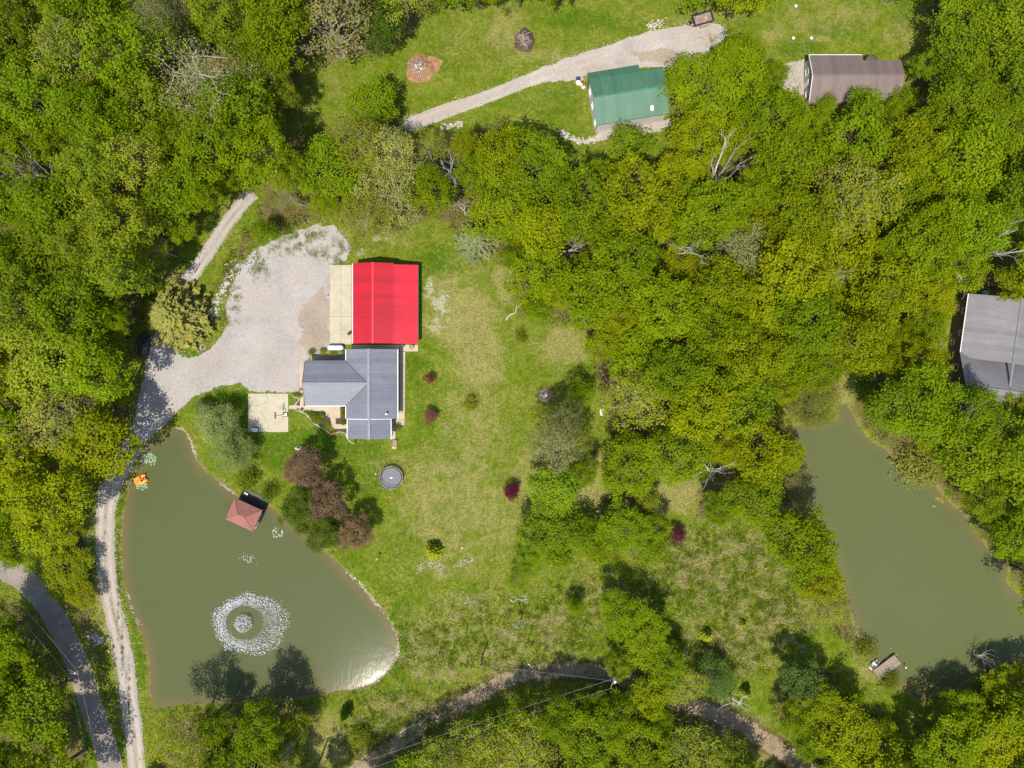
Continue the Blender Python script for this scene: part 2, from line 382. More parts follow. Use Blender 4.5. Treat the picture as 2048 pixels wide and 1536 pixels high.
# where no crown hides the ground (crown-level pixels)
OPEN = [
 [(572,256),(598,215),(606,160),(616,115),(680,128),(760,118),(808,92),(838,70),(846,28),(880,14),(960,22),(1000,4),(1080,-20),(1380,-20),(1395,18),(1450,22),(1530,8),(1560,-20),(1868,-20),(1850,80),(1818,112),(1806,185),(1740,212),(1620,216),(1570,190),(1552,130),(1500,76),(1442,80),(1390,132),(1340,140),(1318,190),(1352,252),(1345,300),(1290,318),(1200,322),(1140,300),(1112,262),(1000,236),(885,262),(818,262),(800,205),(752,188),(690,205),(672,246),(605,262)],
 [(516,376),(512,425),(478,472),(444,532),(424,580),(352,600),(312,600),(335,540),(392,465),(460,380)],
 [(505,497),(545,470),(600,457),(672,446),(712,478),(760,470),(800,470),(870,438),(905,470),(938,520),(985,512),(1020,550),(1030,645),(1080,635),(1155,662),(1180,702),(1186,770),(1208,800),(1210,930),(1196,1005),(1235,1092),(1290,1135),(1350,1090),(1330,1035),(1300,990),(1330,958),(1386,952),(1392,990),(1372,1022),(1420,1052),(1520,1045),(1545,1120),(1600,1180),(1640,1250),(1690,1290),(1740,1345),(1700,1372),(1665,1330),(1560,1318),(1535,1380),(1545,1440),(1590,1500),(1620,1560),(1530,1560),(1480,1480),(1400,1440),(1320,1418),(1240,1392),(1180,1380),(1100,1392),(1020,1405),(968,1434),(888,1472),(826,1515),(740,1560),(600,1560),(590,1500),(636,1440),(660,1400),(560,1408),(480,1412),(330,1418),(318,1440),(310,1560),(250,1560),(248,1440),(212,1345),(196,1280),(192,1180),(176,1100),(182,1020),(205,980),(262,905),(262,830),(268,760),(262,690),(275,655),(330,655),(340,680),(352,705),(368,722),(400,722),(440,690),(460,650),(458,605),(474,560)],
 [(-80,1090),(0,1102),(60,1140),(110,1190),(148,1262),(188,1340),(208,1410),(240,1500),(262,1570),(190,1570),(178,1490),(152,1420),(120,1320),(80,1240),(35,1195),(-80,1170)],
 PX_POND_E,
 [(290,585),(430,575),(462,610),(462,660),(400,725),(335,725),(290,660)],
 [(1700,1285),(1745,1330),(1850,1400),(1905,1398),(1890,1440),(1810,1478),(1765,1440),(1715,1392),(1690,1340)],
 [(1888,596),(1935,582),(2060,590),(2080,790),(2000,780),(1960,765),(1880,760)],
 [(1600,780),(1660,760),(1720,740),(1738,730),(1735,770),(1700,810),(1670,835),(1600,845),(1560,835)],
]
OPEN = [np.array(p, float) for p in OPEN]
POND_W = catmull(PXY(PX_POND_W, -.35), 4, True); POND_E = catmull(PXY(PX_POND_E, -.35), 4, True)
YARD = PXY(PX_YARD); DRIVE_N = catmull(PXY(PX_DRIVE_N), 3, True)
LANE_N = catmull(PXY(PX_LANE_N), 6); LANE_S = catmull(PXY(PX_LANE_S), 6)
ROAD = catmull(PXY(PX_ROAD), 6); TRACK = catmull(PXY(PX_TRACK), 6); TRACK2 = catmull(PXY(PX_TRACK2), 6)
LANE_NP = strip(LANE_N, 2.5); LANE_SP = strip(LANE_S, np.interp(np.linspace(0, 1, len(LANE_S)), [0, .12, .3, 1], [3.6, 3.4, 3.5, 3.2]))
ROADP = strip(ROAD, 4.3)

def ground_z(x, y):
    p = np.array([[x, y]]) if np.isscalar(x) else np.stack([x, y], 1)
    d = np.minimum(sdf(p, POND_W), sdf(p, POND_E))
    z = np.where(d > 0, -.35 * smooth01(1 - d / 1.0), -.35 - .9 * smooth01(-d / 3.0))
    return float(z[0]) if np.isscalar(x) else z

# ---------------------------------------------------------------- ground: one sheet to the horizon
def axis(lo, hi, step, far):
    a = list(np.arange(lo, hi + 1e-6, step)); o = []; q = step; x = hi
    while x < far: q *= 1.5; x += q; o.append(x)
    return np.array([-(v - hi) + lo for v in o][::-1] + a + o)
gx = axis(-102, 102, .55, 900); gy = axis(-78, 78, .55, 900)
GX, GY = np.meshgrid(gx, gy); gp = np.stack([GX.ravel(), GY.ravel()], 1)
core = (np.abs(gp[:, 0]) < 104) & (np.abs(gp[:, 1]) < 80)
gz = np.zeros(len(gp)); gz[core] = ground_z(gp[core, 0], gp[core, 1])
pxg = np.stack([gp[:, 0] * FPX / CAM_H + 1024, 768 - gp[:, 1] * FPX / CAM_H], 1)

def blobs(p, lst):
    m = np.zeros(len(p))
    for bx, by, rx, ry, s in lst:
        d = np.hypot((p[:, 0] - bx) / rx, (p[:, 1] - by) / ry); m = np.maximum(m, s * smooth01(1.5 - d))
    return m
DRY = [(925,640,75,65,1),(890,600,40,60,.9),(960,720,55,65,.9),(1130,690,60,40,.9),(1110,900,40,90,.7),(1180,960,50,60,1),(1060,960,40,60,.8),(1010,560,25,50,.9),(950,540,40,40,.4),(950,850,75,115,.6),(900,1000,115,115,.7),(820,1010,30,25,.7),(800,930,60,25,.45),(1000,1050,90,70,.6),(900,1130,70,40,.5),(780,470,60,25,.55),(820,430,40,25,.5),(700,60,0,0,0),(1010,60,40,60,.7),(1090,110,90,18,.6),(930,70,70,60,.3),(640,190,70,60,.35),(700,240,60,40,.35),(1660,40,120,40,.5),(1590,60,60,40,.4),(1640,78,25,6,1),(1800,70,40,40,.45),(1540,72,16,14,.9),(1380,40,40,20,.5),(1440,30,60,20,.5),(340,560,24,30,.8),(1640,790,70,30,1),(1680,770,30,40,.7),(1590,810,40,20,.9),(1340,980,70,50,.95),(1290,1020,50,40,.8),(1715,1260,14,60,1),(1745,1345,25,20,.9),(900,1240,120,50,.4),(1000,1290,80,40,.55),(880,1330,80,50,.5),(660,1480,50,60,.9),(170,1060,12,80,.8),(195,1200,14,60,.7),(210,1270,16,30,.7),(1560,1500,60,40,.7),(1450,1450,90,25,.9),(1350,1410,60,20,.9),(460,600,14,40,.7),(690,470,25,14,.7),(1700,720,40,20,.8),(2000,585,30,15,.9),(240,680,40,30,.7)]
LUSH = [(880,520,50,35,1),(740,475,40,25,.7),(840,770,35,70,.6),(820,730,30,30,.9),(870,870,60,60,.55),(560,900,60,40,1),(640,880,80,30,1),(450,795,50,25,.9),(500,830,20,40,.8),(720,900,60,25,.9),(740,960,40,40,.8),(900,935,30,25,.9),(830,1080,60,40,.5),(690,1110,40,30,.6),(800,1160,50,40,.5),(1120,200,50,40,.6),(1090,220,60,25,.5),(1160,40,90,25,.8),(1250,50,60,20,.6),(900,110,60,40,.6),(1000,100,30,40,.5),(1680,60,60,18,.9),(1600,95,50,18,.9),(1800,40,20,60,.7),(1330,260,20,15,.5),(380,540,20,25,.8),(400,710,40,14,1),(450,630,10,20,.9),(1720,755,22,18,.7),(240,1050,8,120,.7),(275,1300,14,120,.8),(290,1450,14,60,.6),(800,1240,30,60,.8),(780,1350,40,40,.7),(1100,1150,70,40,.4)]
STRAW = [(1430,1150,130,90,1),(1560,1220,70,70,1),(1450,1290,100,60,.9),(1330,1180,60,60,.6),(1100,1260,90,70,.7),(960,1250,90,60,.5),(880,1300,100,60,.7),(1000,1320,60,30,.7),(1180,1200,80,60,.6),(800,1430,90,50,.8),(740,1460,60,50,.7)]
GRAV = [(878,615,26,75,.68),(868,570,24,24,.6),(700,500,40,16,.6),(760,480,40,10,.5),(470,560,12,50,.5),(440,640,10,30,.4),(880,1135,40,14,.35),(1100,120,60,8,.4),(1205,215,8,60,.2),(1250,262,90,8,.9)]
dw = np.minimum(sdf(gp[core], POND_W), sdf(gp[core], POND_E))
dry = blobs(pxg, DRY); lush = blobs(pxg, LUSH); straw = blobs(pxg, STRAW); grav = blobs(pxg, GRAV)
# ground under the woods: leaf litter; follows the crown-free outlines, a few metres wide transition
dmin = np.full(len(pxg), 1e9)
for poly in OPEN:
    dmin[core] = np.minimum(dmin[core], sdf(pxg[core], poly))
dmin[~core] = 300
litter = smooth01((dmin + 12) / 40); litter[~core] = .3
tr_ = np.full(len(gp), 1e9); tr_[core] = np.minimum(dist_poly(gp[core], TRACK, False), dist_poly(gp[core], TRACK2, False))
litter = np.maximum(litter, .9 * smooth01(1 - (tr_ - 1.0) / 3.0))
mud = np.zeros(len(gp)); mud[core] = smooth01(1 - np.abs(dw - .1) / .8) * .8 + (dw < -.4)
mud = np.clip(mud, 0, 1)
zoneA = np.stack([dry, lush, litter, np.ones(len(gp))], 1); zoneB = np.stack([mud, straw, grav, np.ones(len(gp))], 1)
nx, ny = len(gx), len(gy); idx = np.arange(nx * ny).reshape(ny, nx)
quads = np.stack([idx[:-1, :-1].ravel(), idx[:-1, 1:].ravel(), idx[1:, 1:].ravel(), idx[1:, :-1].ravel()], 1)

def ground_mat():
    m, t, b = new_mat('lawn_and_soil'); v = geopos(t)
    A = nd(t, 'ShaderNodeAttribute', attribute_name='zoneA'); B = nd(t, 'ShaderNodeAttribute', attribute_name='zoneB')
    sa = nd(t, 'ShaderNodeSeparateColor'); t.links.new(A.outputs['Color'], sa.inputs[0])
    sb = nd(t, 'ShaderNodeSeparateColor'); t.links.new(B.outputs['Color'], sb.inputs[0])
    dry_, lush_, lit_ = sa.outputs; mud_, str_, gra_ = sb.outputs
    n_big = noise(t, .16, 6, .62, v); n_mid = noise(t, .75, 7, .68, v); n_fine = noise(t, 4.5, 5, .7, v); n_pat = noise(t, .42, 8, .72, v); n_sp = noise(t, 1.7, 6, .7, v)
    def msk(mask, n, k=1.6, off=-.8):                      # mask broken up by noise
        return math_(t, 'ADD', math_(t, 'MULTIPLY', mask, k), math_(t, 'MULTIPLY', math_(t, 'SUBTRACT', n, .5), 2.6), False), off
    def sharp(mask, n, lo=.42, hi=.72, gain=1.0, nz=3.0):
        s_ = math_(t, 'ADD', math_(t, 'MULTIPLY', mask, gain), math_(t, 'MULTIPLY', math_(t, 'SUBTRACT', n, .5), nz))
        return ramp(t, s_, [(lo, (0, 0, 0)), (hi, (1, 1, 1))])
    grass = ramp(t, n_mid, [(.36, (.075, .120, .007)), (.5, (.118, .152, .013)), (.64, (.185, .180, .032))])
    grass = mix(t, ramp(t, n_big, [(.4, (0, 0, 0)), (.62, (.6, .6, .6))]), grass, (.165, .162, .030))
    grass = mix(t, math_(t, 'MULTIPLY', sharp(lush_, n_pat, .3, .95), .8), grass, (.062, .112, .006))
    tan = ramp(t, n_fine, [(.36, (.20, .155, .065)), (.64, (.33, .265, .135))])
    col = mix(t, math_(t, 'MULTIPLY', sharp(dry_, n_pat, .30, .95), .85), grass, tan)
    col = mix(t, math_(t, 'MULTIPLY', sharp(str_, n_mid, .4, .95), .3), col, (.26, .215, .085))
    col = mix(t, math_(t, 'MULTIPLY', ramp(t, math_(t, 'ADD', n_sp, math_(t, 'MULTIPLY', math_(t, 'SUBTRACT', n_big, .5), .5)), [(.52, (0, 0, 0)), (.66, (1, 1, 1))]), .62), col, (.27, .225, .085))
    col = mix(t, math_(t, 'MULTIPLY', ramp(t, n_sp, [(.34, (1, 1, 1)), (.46, (0, 0, 0))]), .6), col, (.058, .098, .007))
    gravel = ramp(t, n_fine, [(.3, (.26, .225, .185)), (.7, (.42, .38, .33))])
    col = mix(t, sharp(gra_, n_pat, .62, .85, 1.0, 3.5), col, gravel)
    soil = ramp(t, n_pat, [(.3, (.075, .055, .03)), (.5, (.15, .105, .06)), (.7, (.075, .10, .022))])
    soil = mix(t, 1.0, soil, ramp(t, n_fine, [(.3, (.6, .6, .6)), (.7, (1.35, 1.3, 1.25))]), 'MULTIPLY')
    col = mix(t, sharp(lit_, n_pat, .42, .7), col, soil)
    col = mix(t, sharp(mud_, n_mid, .4, .75), col, (.20, .145, .08))
    col = mix(t, 1.0, col, ramp(t, n_fine, [(.34, (.58, .62, .58)), (.66, (1.34, 1.3, 1.22))]), 'MULTIPLY')
    col = mix(t, 1.0, col, (.78, .87, .66), 'MULTIPLY')
    t.links.new(col, b.inputs['Base Color']); b.inputs['Roughness'].default_value = 1.0; b.inputs['Specular IOR Level'].default_value = .0
    bump(t, b, math_(t, 'ADD', n_fine, math_(t, 'MULTIPLY', n_mid, 1.2)), .9, .22)
    return m
gm = np_mesh('ground', np.column_stack([gp, gz]), quads, ground_mat(), {'zoneA': zoneA, 'zoneB': zoneB}, True)
tag(link('ground', gm), kind='structure')

# ---------------------------------------------------------------- ponds
def water_mat(name, deep, shallow, rough, ripple):
    m, t, b = new_mat(name); v = geopos(t)
    at = nd(t, 'ShaderNodeAttribute', attribute_name='shore')
    n1 = noise(t, .09, 5, .6, v)
    col = mix(t, math_(t, 'MULTIPLY', n1, .5), deep, tuple(x * 1.18 for x in deep))
    s_ = math_(t, 'ADD', at.outputs['Fac'], math_(t, 'MULTIPLY', math_(t, 'SUBTRACT', noise(t, .6, 5, .6, v), .5), .5))
    col = mix(t, ramp(t, s_, [(.35, (0, 0, 0)), (1.0, (.9, .9, .9))]), col, shallow)
    t.links.new(col, b.inputs['Base Color']); b.inputs['Roughness'].default_value = rough; b.inputs['IOR'].default_value = 1.33
    b.inputs['Specular IOR Level'].default_value = .12
    mp = nd(t, 'ShaderNodeMapping'); mp.inputs['Rotation'].default_value = (0, 0, R(28)); mp.inputs['Scale'].default_value = (1, .35, 1); t.links.new(v, mp.inputs['Vector'])
    w1 = noise(t, 2.2, 4, .6, mp.outputs[0]); w2 = noise(t, .5, 3, .5, v)
    bump(t, b, math_(t, 'ADD', w1, w2), ripple, .05); return m
def pond(name, outline, mat, wl=-.35):
    x0, y0 = outline.min(0) - 1; x1, y1 = outline.max(0) + 1; st = .6
    xs = np.arange(x0, x1 + st, st); ys = np.arange(y0, y1 + st, st); X, Y = np.meshgrid(xs, ys); p = np.stack([X.ravel(), Y.ravel()], 1)
    d = sdf(p, outline); n_ = len(xs); ii = np.arange(len(p)).reshape(len(ys), n_)
    q = np.stack([ii[:-1, :-1].ravel(), ii[:-1, 1:].ravel(), ii[1:, 1:].ravel(), ii[1:, :-1].ravel()], 1)
    q = q[(d[q].min(1) < .25)]; used = np.unique(q); rm = np.full(len(p), -1); rm[used] = np.arange(len(used))
    shore = np.clip(1 + d / 3.2, 0, 1)
    me = np_mesh(name, np.column_stack([p[used], np.full(len(used), wl)]), rm[q], mat, {'shore': shore[used]}, True)
    return tag(link(name, me), kind='structure')
pond('pond_water', POND_W, water_mat('pond_water', (.060, .067, .027), (.098, .078, .034), .09, .12))
pond('pond_water', POND_E, water_mat('pond_water_east', (.066, .076, .029), (.094, .083, .035), .09, .08))

# ---------------------------------------------------------------- gravel, road, track
def sheet(name, outline, z, mat):
    pl = [tuple(p) for p in outline]
    ar = sum(pl[i][0] * pl[(i + 1) % len(pl)][1] - pl[(i + 1) % len(pl)][0] * pl[i][1] for i in range(len(pl)))
    if ar < 0: pl = pl[::-1]
    me = bpy.data.meshes.new(name); me.from_pydata([(x, y, z) for x, y in pl], [], [tuple(range(len(pl)))]); me.update()
    return tag(link(name, me, mat), kind='structure')
sheet('gravel_yard', ragged(YARD, .42, .28, 3), .022, M['gravel'])
sheet('gravel_lane', ragged(LANE_NP, .28, .25, 5), .014, M['gravel_lane'])
sheet('gravel_lane', ragged(LANE_SP, .22, .25, 6), .014, M['gravel_lane'])
def ruts(center, off, wd, z, a=0, b=None, seed=50):
    c = np.asarray(center)[a:b]; t_ = np.gradient(c, axis=0); t_ /= np.hypot(t_[:, 0], t_[:, 1])[:, None]; nr = np.stack([-t_[:, 1], t_[:, 0]], 1)
    for i, s_ in enumerate((-1, 1)): sheet('wheel_rut', ragged(strip(c + nr * s_ * off, wd), .12, .25, seed + i), z, M['rut'])
ruts(LANE_S, .78, .75, .019, 8); ruts(LANE_N, .6, .6, .019, 2, -4, 54)
ruts(catmull(PXY([(835,246),(900,222),(990,188),(1080,152),(1150,128),(1220,108)]), 6), .75, .6, .019, 0, None, 58)
sheet('worn_patch', ragged(PXY([(610,600),(640,580),(659,590),(659,684),(640,704),(616,715),(606,690),(602,640)]), 1.5, .22, 61, .8), .027, M['worn'])
sheet('worn_patch', ragged(PXY([(1262,104),(1330,96),(1390,112),(1380,128),(1330,128),(1280,122)]), .7, .25, 63, .6), .019, M['worn'])
sheet('gravel_drive', ragged(DRIVE_N, .30, .28, 8), .014, M['gravel_far'])
sheet('road', ragged(ROADP, .16, .3, 11), .014, M['asphalt'])
sheet('dirt_track', ragged(strip(TRACK, 2.6), .7, .3, 12), .010, M['dirt'])
sheet('dirt_track', ragged(strip(TRACK2, 2.8), .8, .3, 14), .010, M['dirt'])
sheet('gravel_patch', ragged(PXY([(1566,128),(1608,118),(1612,190),(1590,196),(1560,168),(1554,150)]), .3, .25, 15), .014, M['gravel_far'])
sheet('gravel_patch', ragged(PXY([(1196,258),(1342,238),(1345,252),(1300,262),(1195,282)]), .3, .25, 16), .014, M['gravel_far'])
# ---------------------------------------------------------------- tree prototypes
def unit(v): return v / np.maximum(np.linalg.norm(v, axis=-1, keepdims=True), 1e-9)
def leaf_cloud(name, c, n, size, aspect, mat, rnd, branch=None, along=None, shade=None):
    """leaf-sized rhombic faces at centres c with normals n"""
    N = len(c); ax = rnd.normal(size=(N, 3)) if along is None else along + rnd.normal(size=(N, 3)) * .25
    n = unit(n); a = unit(ax - (ax * n).sum(1, keepdims=True) * n); b = np.cross(n, a)
    L = size[:, None] * .5; Wd = L * aspect
    v = np.stack([c - a * L, c + b * Wd - n * L * .18, c + a * L, c - b * Wd - n * L * .18], 1).reshape(-1, 3)
    q = np.arange(4 * N).reshape(N, 4)
    lr = np.clip(rnd.normal(.5, .22, N), 0, 1)
    br = np.full(N, .5) if branch is None else branch
    return np_mesh(name, v, q, mat, {'leaf_rand': lr, 'branch_rand': br})

class Limb:
    """trunk and limbs as tapering tubes"""
    def __init__(s): s.mb = MB()
    def seg(s, a, b, ra, rb, rnd, bend=.12, k=4, n=5):
        a, b = np.array(a, float), np.array(b, float); L = np.linalg.norm(b - a); off = rnd.normal(size=3) * L * bend; off[2] = abs(off[2]) * .6
        pts = [a + (b - a) * t + off * math.sin(math.pi * t) for t in np.linspace(0, 1, k + 1)]
        rads = [ra + (rb - ra) * t for t in np.linspace(0, 1, k + 1)]
        s.mb.tube(pts, rads, n, True); return pts

def broadleaf(seed, H=14., Rc=4.6, lobes=24, clumps=30, per=14, leaf=.34, bark='bark', spread=.42, zc=.64, zr=.36, twigs=3, aspect=.62, low=-.25, shape=1.0):
    rnd = np.random.default_rng(seed); lb = Limb()
    lean = rnd.normal(size=2) * .25; top = np.array([lean[0], lean[1], H * .72])
    tp = lb.seg((0, 0, -.25), top, .018 * H, .006 * H, rnd, .03, 6, 8)
    cz = H * zc; rz = H * zr; C, Nn, S, B = [], [], [], []
    k = np.arange(lobes) + .5; zz = 1 - (1 - low) * k / lobes; th = k * 2.39996 + rnd.random() * 6
    for i in range(lobes):
        z = zz[i] + rnd.normal() * .08; rr = math.sqrt(max(0, 1 - min(1, z * z))) ** shape
        q = rnd.uniform(.55, .95)
        sc = 1 + .22 * math.sin(3 * th[i] + seed) + rnd.normal() * .10
        lc = np.array([math.cos(th[i]) * rr * Rc * q * sc, math.sin(th[i]) * rr * Rc * q * sc, cz + z * rz * q])
        lc[:2] += lean
        lr = Rc * rnd.uniform(.55, 1.15) * spread
        f = np.clip((lc[2] - H * .25) / (H * .75) * .8, .15, .95); st = tp[int(round(f * (len(tp) - 1)))]
        st = np.array(st); st[2] = min(st[2], lc[2] - .3)
        lb.seg(st, lc, .0065 * H, .0022 * H, rnd, .10, 4, 5)
        m = max(8, int(clumps * (lr / (Rc * spread)) ** 2))
        d = rnd.normal(size=(m, 3)); d[:, 2] += .35; d[:, :2] += unit(lc[None, :2] + 1e-6)[0] * .45; d = unit(d)
        cc = lc + d * lr * np.where(rnd.random((m, 1)) < .72, rnd.uniform(.72, 1.06, (m, 1)), rnd.uniform(.30, .72, (m, 1))) * np.array([1, 1, .72])
        for j in range(min(twigs, m)): lb.seg(lc, cc[j], .0022 * H, .0008 * H, rnd, .15, 2, 4)
        bv = np.clip(rnd.normal(.5, .28), 0, 1)
        for j in range(m):
            p = max(3, int(per * rnd.uniform(.6, 1.4)))
            o = rnd.normal(size=(p, 3)) * np.array([.36, .36, .2])
            C.append(cc[j] + o); Nn.append(d[j] * .55 + np.array([0, 0, .75]) + rnd.normal(size=(p, 3)) * .42)
            S.append(leaf * rnd.uniform(.65, 1.25, p)); B.append(np.full(p, np.clip(bv + rnd.normal() * .22, 0, 1)))
    crown = leaf_cloud('crown', np.concatenate(C), np.concatenate(Nn), np.concatenate(S), aspect, M['leaf'], rnd, np.concatenate(B))
    tm = lb.mb; me = bpy.data.meshes.new('trunk'); me.from_pydata(tm.v, [], tm.f); me.materials.append(M[bark])
    return dict(trunk=me, crown=crown, H=H, Rc=Rc, zc=zc)

def conifer(seed, H=10., Rc=2.6, levels=26, per=9, needle=.42, droop=.25, feather=1.0, p=.85, base=.06):
    rnd = np.random.default_rng(seed); lb = Limb(); lb.seg((0, 0, -.2), (0, 0, H * .98), .016 * H, .003 * H, rnd, .01, 6, 7)
    C, Nn, S, B, A = [], [], [], [], []
    for i in range(levels):
        f = (i + rnd.random() * .5) / levels; z = H * (base + (1 - base) * f); L0 = Rc * (1 - f) ** p + .12
        for j in range(per):
            a = rnd.random() * 6.28; L = L0 * rnd.uniform(.7, 1.12); dr = np.array([math.cos(a), math.sin(a), 0])
            ns = max(4, int(L * 7 * feather)); t = np.sqrt(rnd.random(ns)) * .95 + .05
            side = np.array([-dr[1], dr[0], 0])
            w = (rnd.random(ns) - .5) * .55 * L * (1.15 - t)
            pos = np.array([0, 0, z]) + dr * (t * L)[:, None] + side * w[:, None]
            pos[:, 2] += -droop * L * t * t + .06 * L + rnd.normal(size=ns) * .05
            C.append(pos); Nn.append(np.array([0, 0, 1.]) + rnd.normal(size=(ns, 3)) * .35)
            A.append(dr * 1.0 + side * (np.sign(w) * .55)[:, None] + np.array([0, 0, -.15])); S.append(needle * rnd.uniform(.7, 1.3, ns))
            B.append(np.full(ns, rnd.random()))
            if j % 2 == 0 and L > .6: lb.mb.tube([(0, 0, z), tuple(np.array([0, 0, z]) + dr * L * .8 + np.array([0, 0, -.15 * L]))], [.03, .008], 4, False)
    crown = leaf_cloud('crown', np.concatenate(C), np.concatenate(Nn), np.concatenate(S), .36, M['needle'], rnd, np.concatenate(B), np.concatenate(A))
    me = bpy.data.meshes.new('trunk'); me.from_pydata(lb.mb.v, [], lb.mb.f); me.materials.append(M['bark'])
    return dict(trunk=me, crown=crown, H=H, Rc=Rc, zc=.35)

def deadtree(seed, H=13., mat='deadwood', first=.3, spreadA=.65, depth=5, kids=(4, 2)):
    rnd = np.random.default_rng(seed); mb = MB(); tips = []
    def grow(p, d, L, r, lev):
        k = 3; pts = [p]; dd = d.copy()
        for i in range(k):
            dd = unit(dd + rnd.normal(size=3) * .13 + np.array([0, 0, .05])); pts.append(pts[-1] + dd * L / k)
        r2 = r * .62; mb.tube(pts, [r + (r2 - r) * t for t in np.linspace(0, 1, k + 1)], 6 if lev < 2 else 4, lev < 2)
        if lev >= depth: tips.append(pts[-1]); return
        for j in range(kids[lev] if lev < len(kids) else 2):
            q = pts[rnd.integers(1, k + 1)] if j else pts[-1]
            nd_ = unit(dd + rnd.normal(size=3) * spreadA * (1 if j else .6)); nd_[2] = max(nd_[2], -.15)
            grow(q, unit(nd_), L * rnd.uniform(.58, .82), r2 * (.95 if j == 0 else .68), lev + 1)
        if lev >= 2:
            for j in range(2): q = pts[rnd.integers(1, k + 1)]; e = q + unit(dd + rnd.normal(size=3) * .9) * L * .45; mb.tube([q, e], [r2 * .5, r2 * .2], 3, False); tips.append(e)
    grow(np.array([0, 0, -.2]), np.array([rnd.normal() * .06, rnd.normal() * .06, 1.]), H * first, H * .026, 0)
    me = bpy.data.meshes.new('trunk'); me.from_pydata([tuple(v) for v in mb.v], [], mb.f); me.materials.append(M[mat])
    zt = max(v[2] for v in mb.v); rt = float(np.percentile([math.hypot(v[0], v[1]) for v in tips], 88))
    return dict(trunk=me, crown=None, H=zt, Rc=rt, zc=.7, tips=np.array(tips))

def budding(seed):
    """tall pale tree just coming into leaf: the bare limbs show through a thin veil"""
    t = deadtree(seed, 17., 'white_bark', .26, .85, 5, (6, 4, 3)); rnd = np.random.default_rng(seed + 50)
    tp = t['tips']; tp = tp[tp[:, 2] > t['H'] * .3]; k = 18
    c = np.repeat(tp, k, 0) + rnd.normal(size=(len(tp) * k, 3)) * .42
    n = rnd.normal(size=c.shape) * .6 + np.array([0, 0, .8])
    t['crown'] = leaf_cloud('crown', c, n, .165 * rnd.uniform(.6, 1.3, len(c)), .6, M['leaf'], rnd, np.clip(np.repeat(rnd.normal(.5, .25, len(tp)), k), 0, 1))
    return t

PROTO = {
 'broad': [broadleaf(s, lobes=lo, clumps=20, per=15, spread=sp, zr=zr, leaf=lf, twigs=1) for s, lo, sp, zr, lf in ((1, 38, .25, .36, .33), (2, 28, .30, .33, .36), (3, 46, .22, .40, .28), (4, 34, .27, .35, .33), (5, 26, .33, .34, .38), (6, 42, .24, .38, .30))],
 'loose': [broadleaf(s, lobes=lo, clumps=26, per=10, leaf=.31, spread=.40, bark='white_bark', twigs=4) for s, lo in ((11, 22), (12, 26), (13, 20))],
 'small': [broadleaf(s, H=6., Rc=2.2, lobes=16, clumps=24, per=11, leaf=.26, spread=.46, zc=.58, zr=.40) for s in (21, 22, 23)],
 'shrub': [broadleaf(s, H=2.0, Rc=1.1, lobes=12, clumps=16, per=9, leaf=.20, spread=.5, zc=.52, zr=.46, low=-.6) for s in (31, 32, 33)],
 'pine': [broadleaf(s, H=10., Rc=2.8, lobes=30, clumps=26, per=12, leaf=.34, spread=.34, zc=.55, zr=.44, aspect=.22, low=-.7, shape=1.3) for s in (41, 42)],
 'spruce': [conifer(51, 11., 4.6, 30, 15, .62, .12, 1.5, .75), conifer(52, 10., 3.4, 30, 14, .50, .25, 1.6)],
 'cone': [conifer(55, 3.0, 1.1, 18, 14, .30, .1, 3.0, .7), conifer(56, 3.2, .9, 18, 14, .28, .1, 3.2, .7)],
 'dead': [deadtree(s, 13., 'deadwood', .3, .6, 4) for s in (61, 62, 63)],
 'bare': [deadtree(s, 14., 'deadwood', .28, .7, 6) for s in (65, 66)],
 'bud': [budding(71), budding(72), budding(73)],
}
def place(kind, px, py, rpx, H, colr, name, label, cat='tree', group=None, var=None, rz=None, zc=None, lean=None):
    """a tree whose crown is seen at pixel (px, py) with radius rpx; it stands on the ground below"""
    pr = PROTO[kind][(var if var is not None else random.randrange(99)) % len(PROTO[kind])]
    zz = H * (pr['zc'] if zc is None else zc); x, y, _ = P(px, py, zz); r = rpx * (CAM_H - zz) / FPX
    e = empty(name, (x, y, ground_z(x, y)), random.random() * 6.28 if rz is None else rz)
    e.scale = (r / pr['Rc'], r / pr['Rc'], H / pr['H'])
    if lean: e.rotation_euler = (lean[0], lean[1], e.rotation_euler[2])
    tag(e, label, cat, group)
    t = link('trunk', pr['trunk'], None, e)
    if pr['crown'] is not None:
        c = link('crown', pr['crown'], None, e); j = [random.uniform(.95, 1.04), random.uniform(.97, 1.03), random.uniform(.86, 1.12)]
        c.color = (colr[0] * j[0] * j[2], colr[1] * j[1] * j[2], colr[2] * j[2], 1)
    return e

C_BRIGHT = (.176, .240, .003); C_YEL = (.220, .255, .003); C_MID = (.156, .220, .004); C_DARK = (.085, .130, .010)
C_PALE = (.330, .340, .075); C_OLIVE = (.235, .262, .018); C_BLUE = (.180, .220, .085); C_RED = (.165, .100, .062)
C_FRESH = (.180, .248, .009)

# ---------------------------------------------------------------- trees one can single out
HAND = []   # (px, py, r) of everything placed by hand, keeps the woods clear of them
def hand(kind, px, py, rpx, H, c, name, label, group=None, cat='tree', clear=None, **k):
    HAND.append((px, py, rpx if clear is None else clear)); return place(kind, px, py, rpx, H, c, name, label, cat, group, **k)
hand('bud', 395, 150, 98, 27, (.34, .32, .115), 'budding_tree', 'tall pale tree with bare white limbs and thin tan leaves beside the top lawn', var=0, clear=95)
g = 'pale budding trees behind the barn'
hand('loose', 785, 300, 48, 14, C_PALE, 'budding_tree', 'pale yellow-green tree beside the end of the far gravel drive', var=0)
hand('loose', 790, 395, 58, 13, C_PALE, 'budding_tree', 'large pale yellow-green tree just behind the red roofed barn', var=1)
hand('loose', 660, 55, 85, 16, (.235, .225, .075), 'budding_tree', 'wide pale tree with visible grey limbs at the edge of the top lawn', var=2)
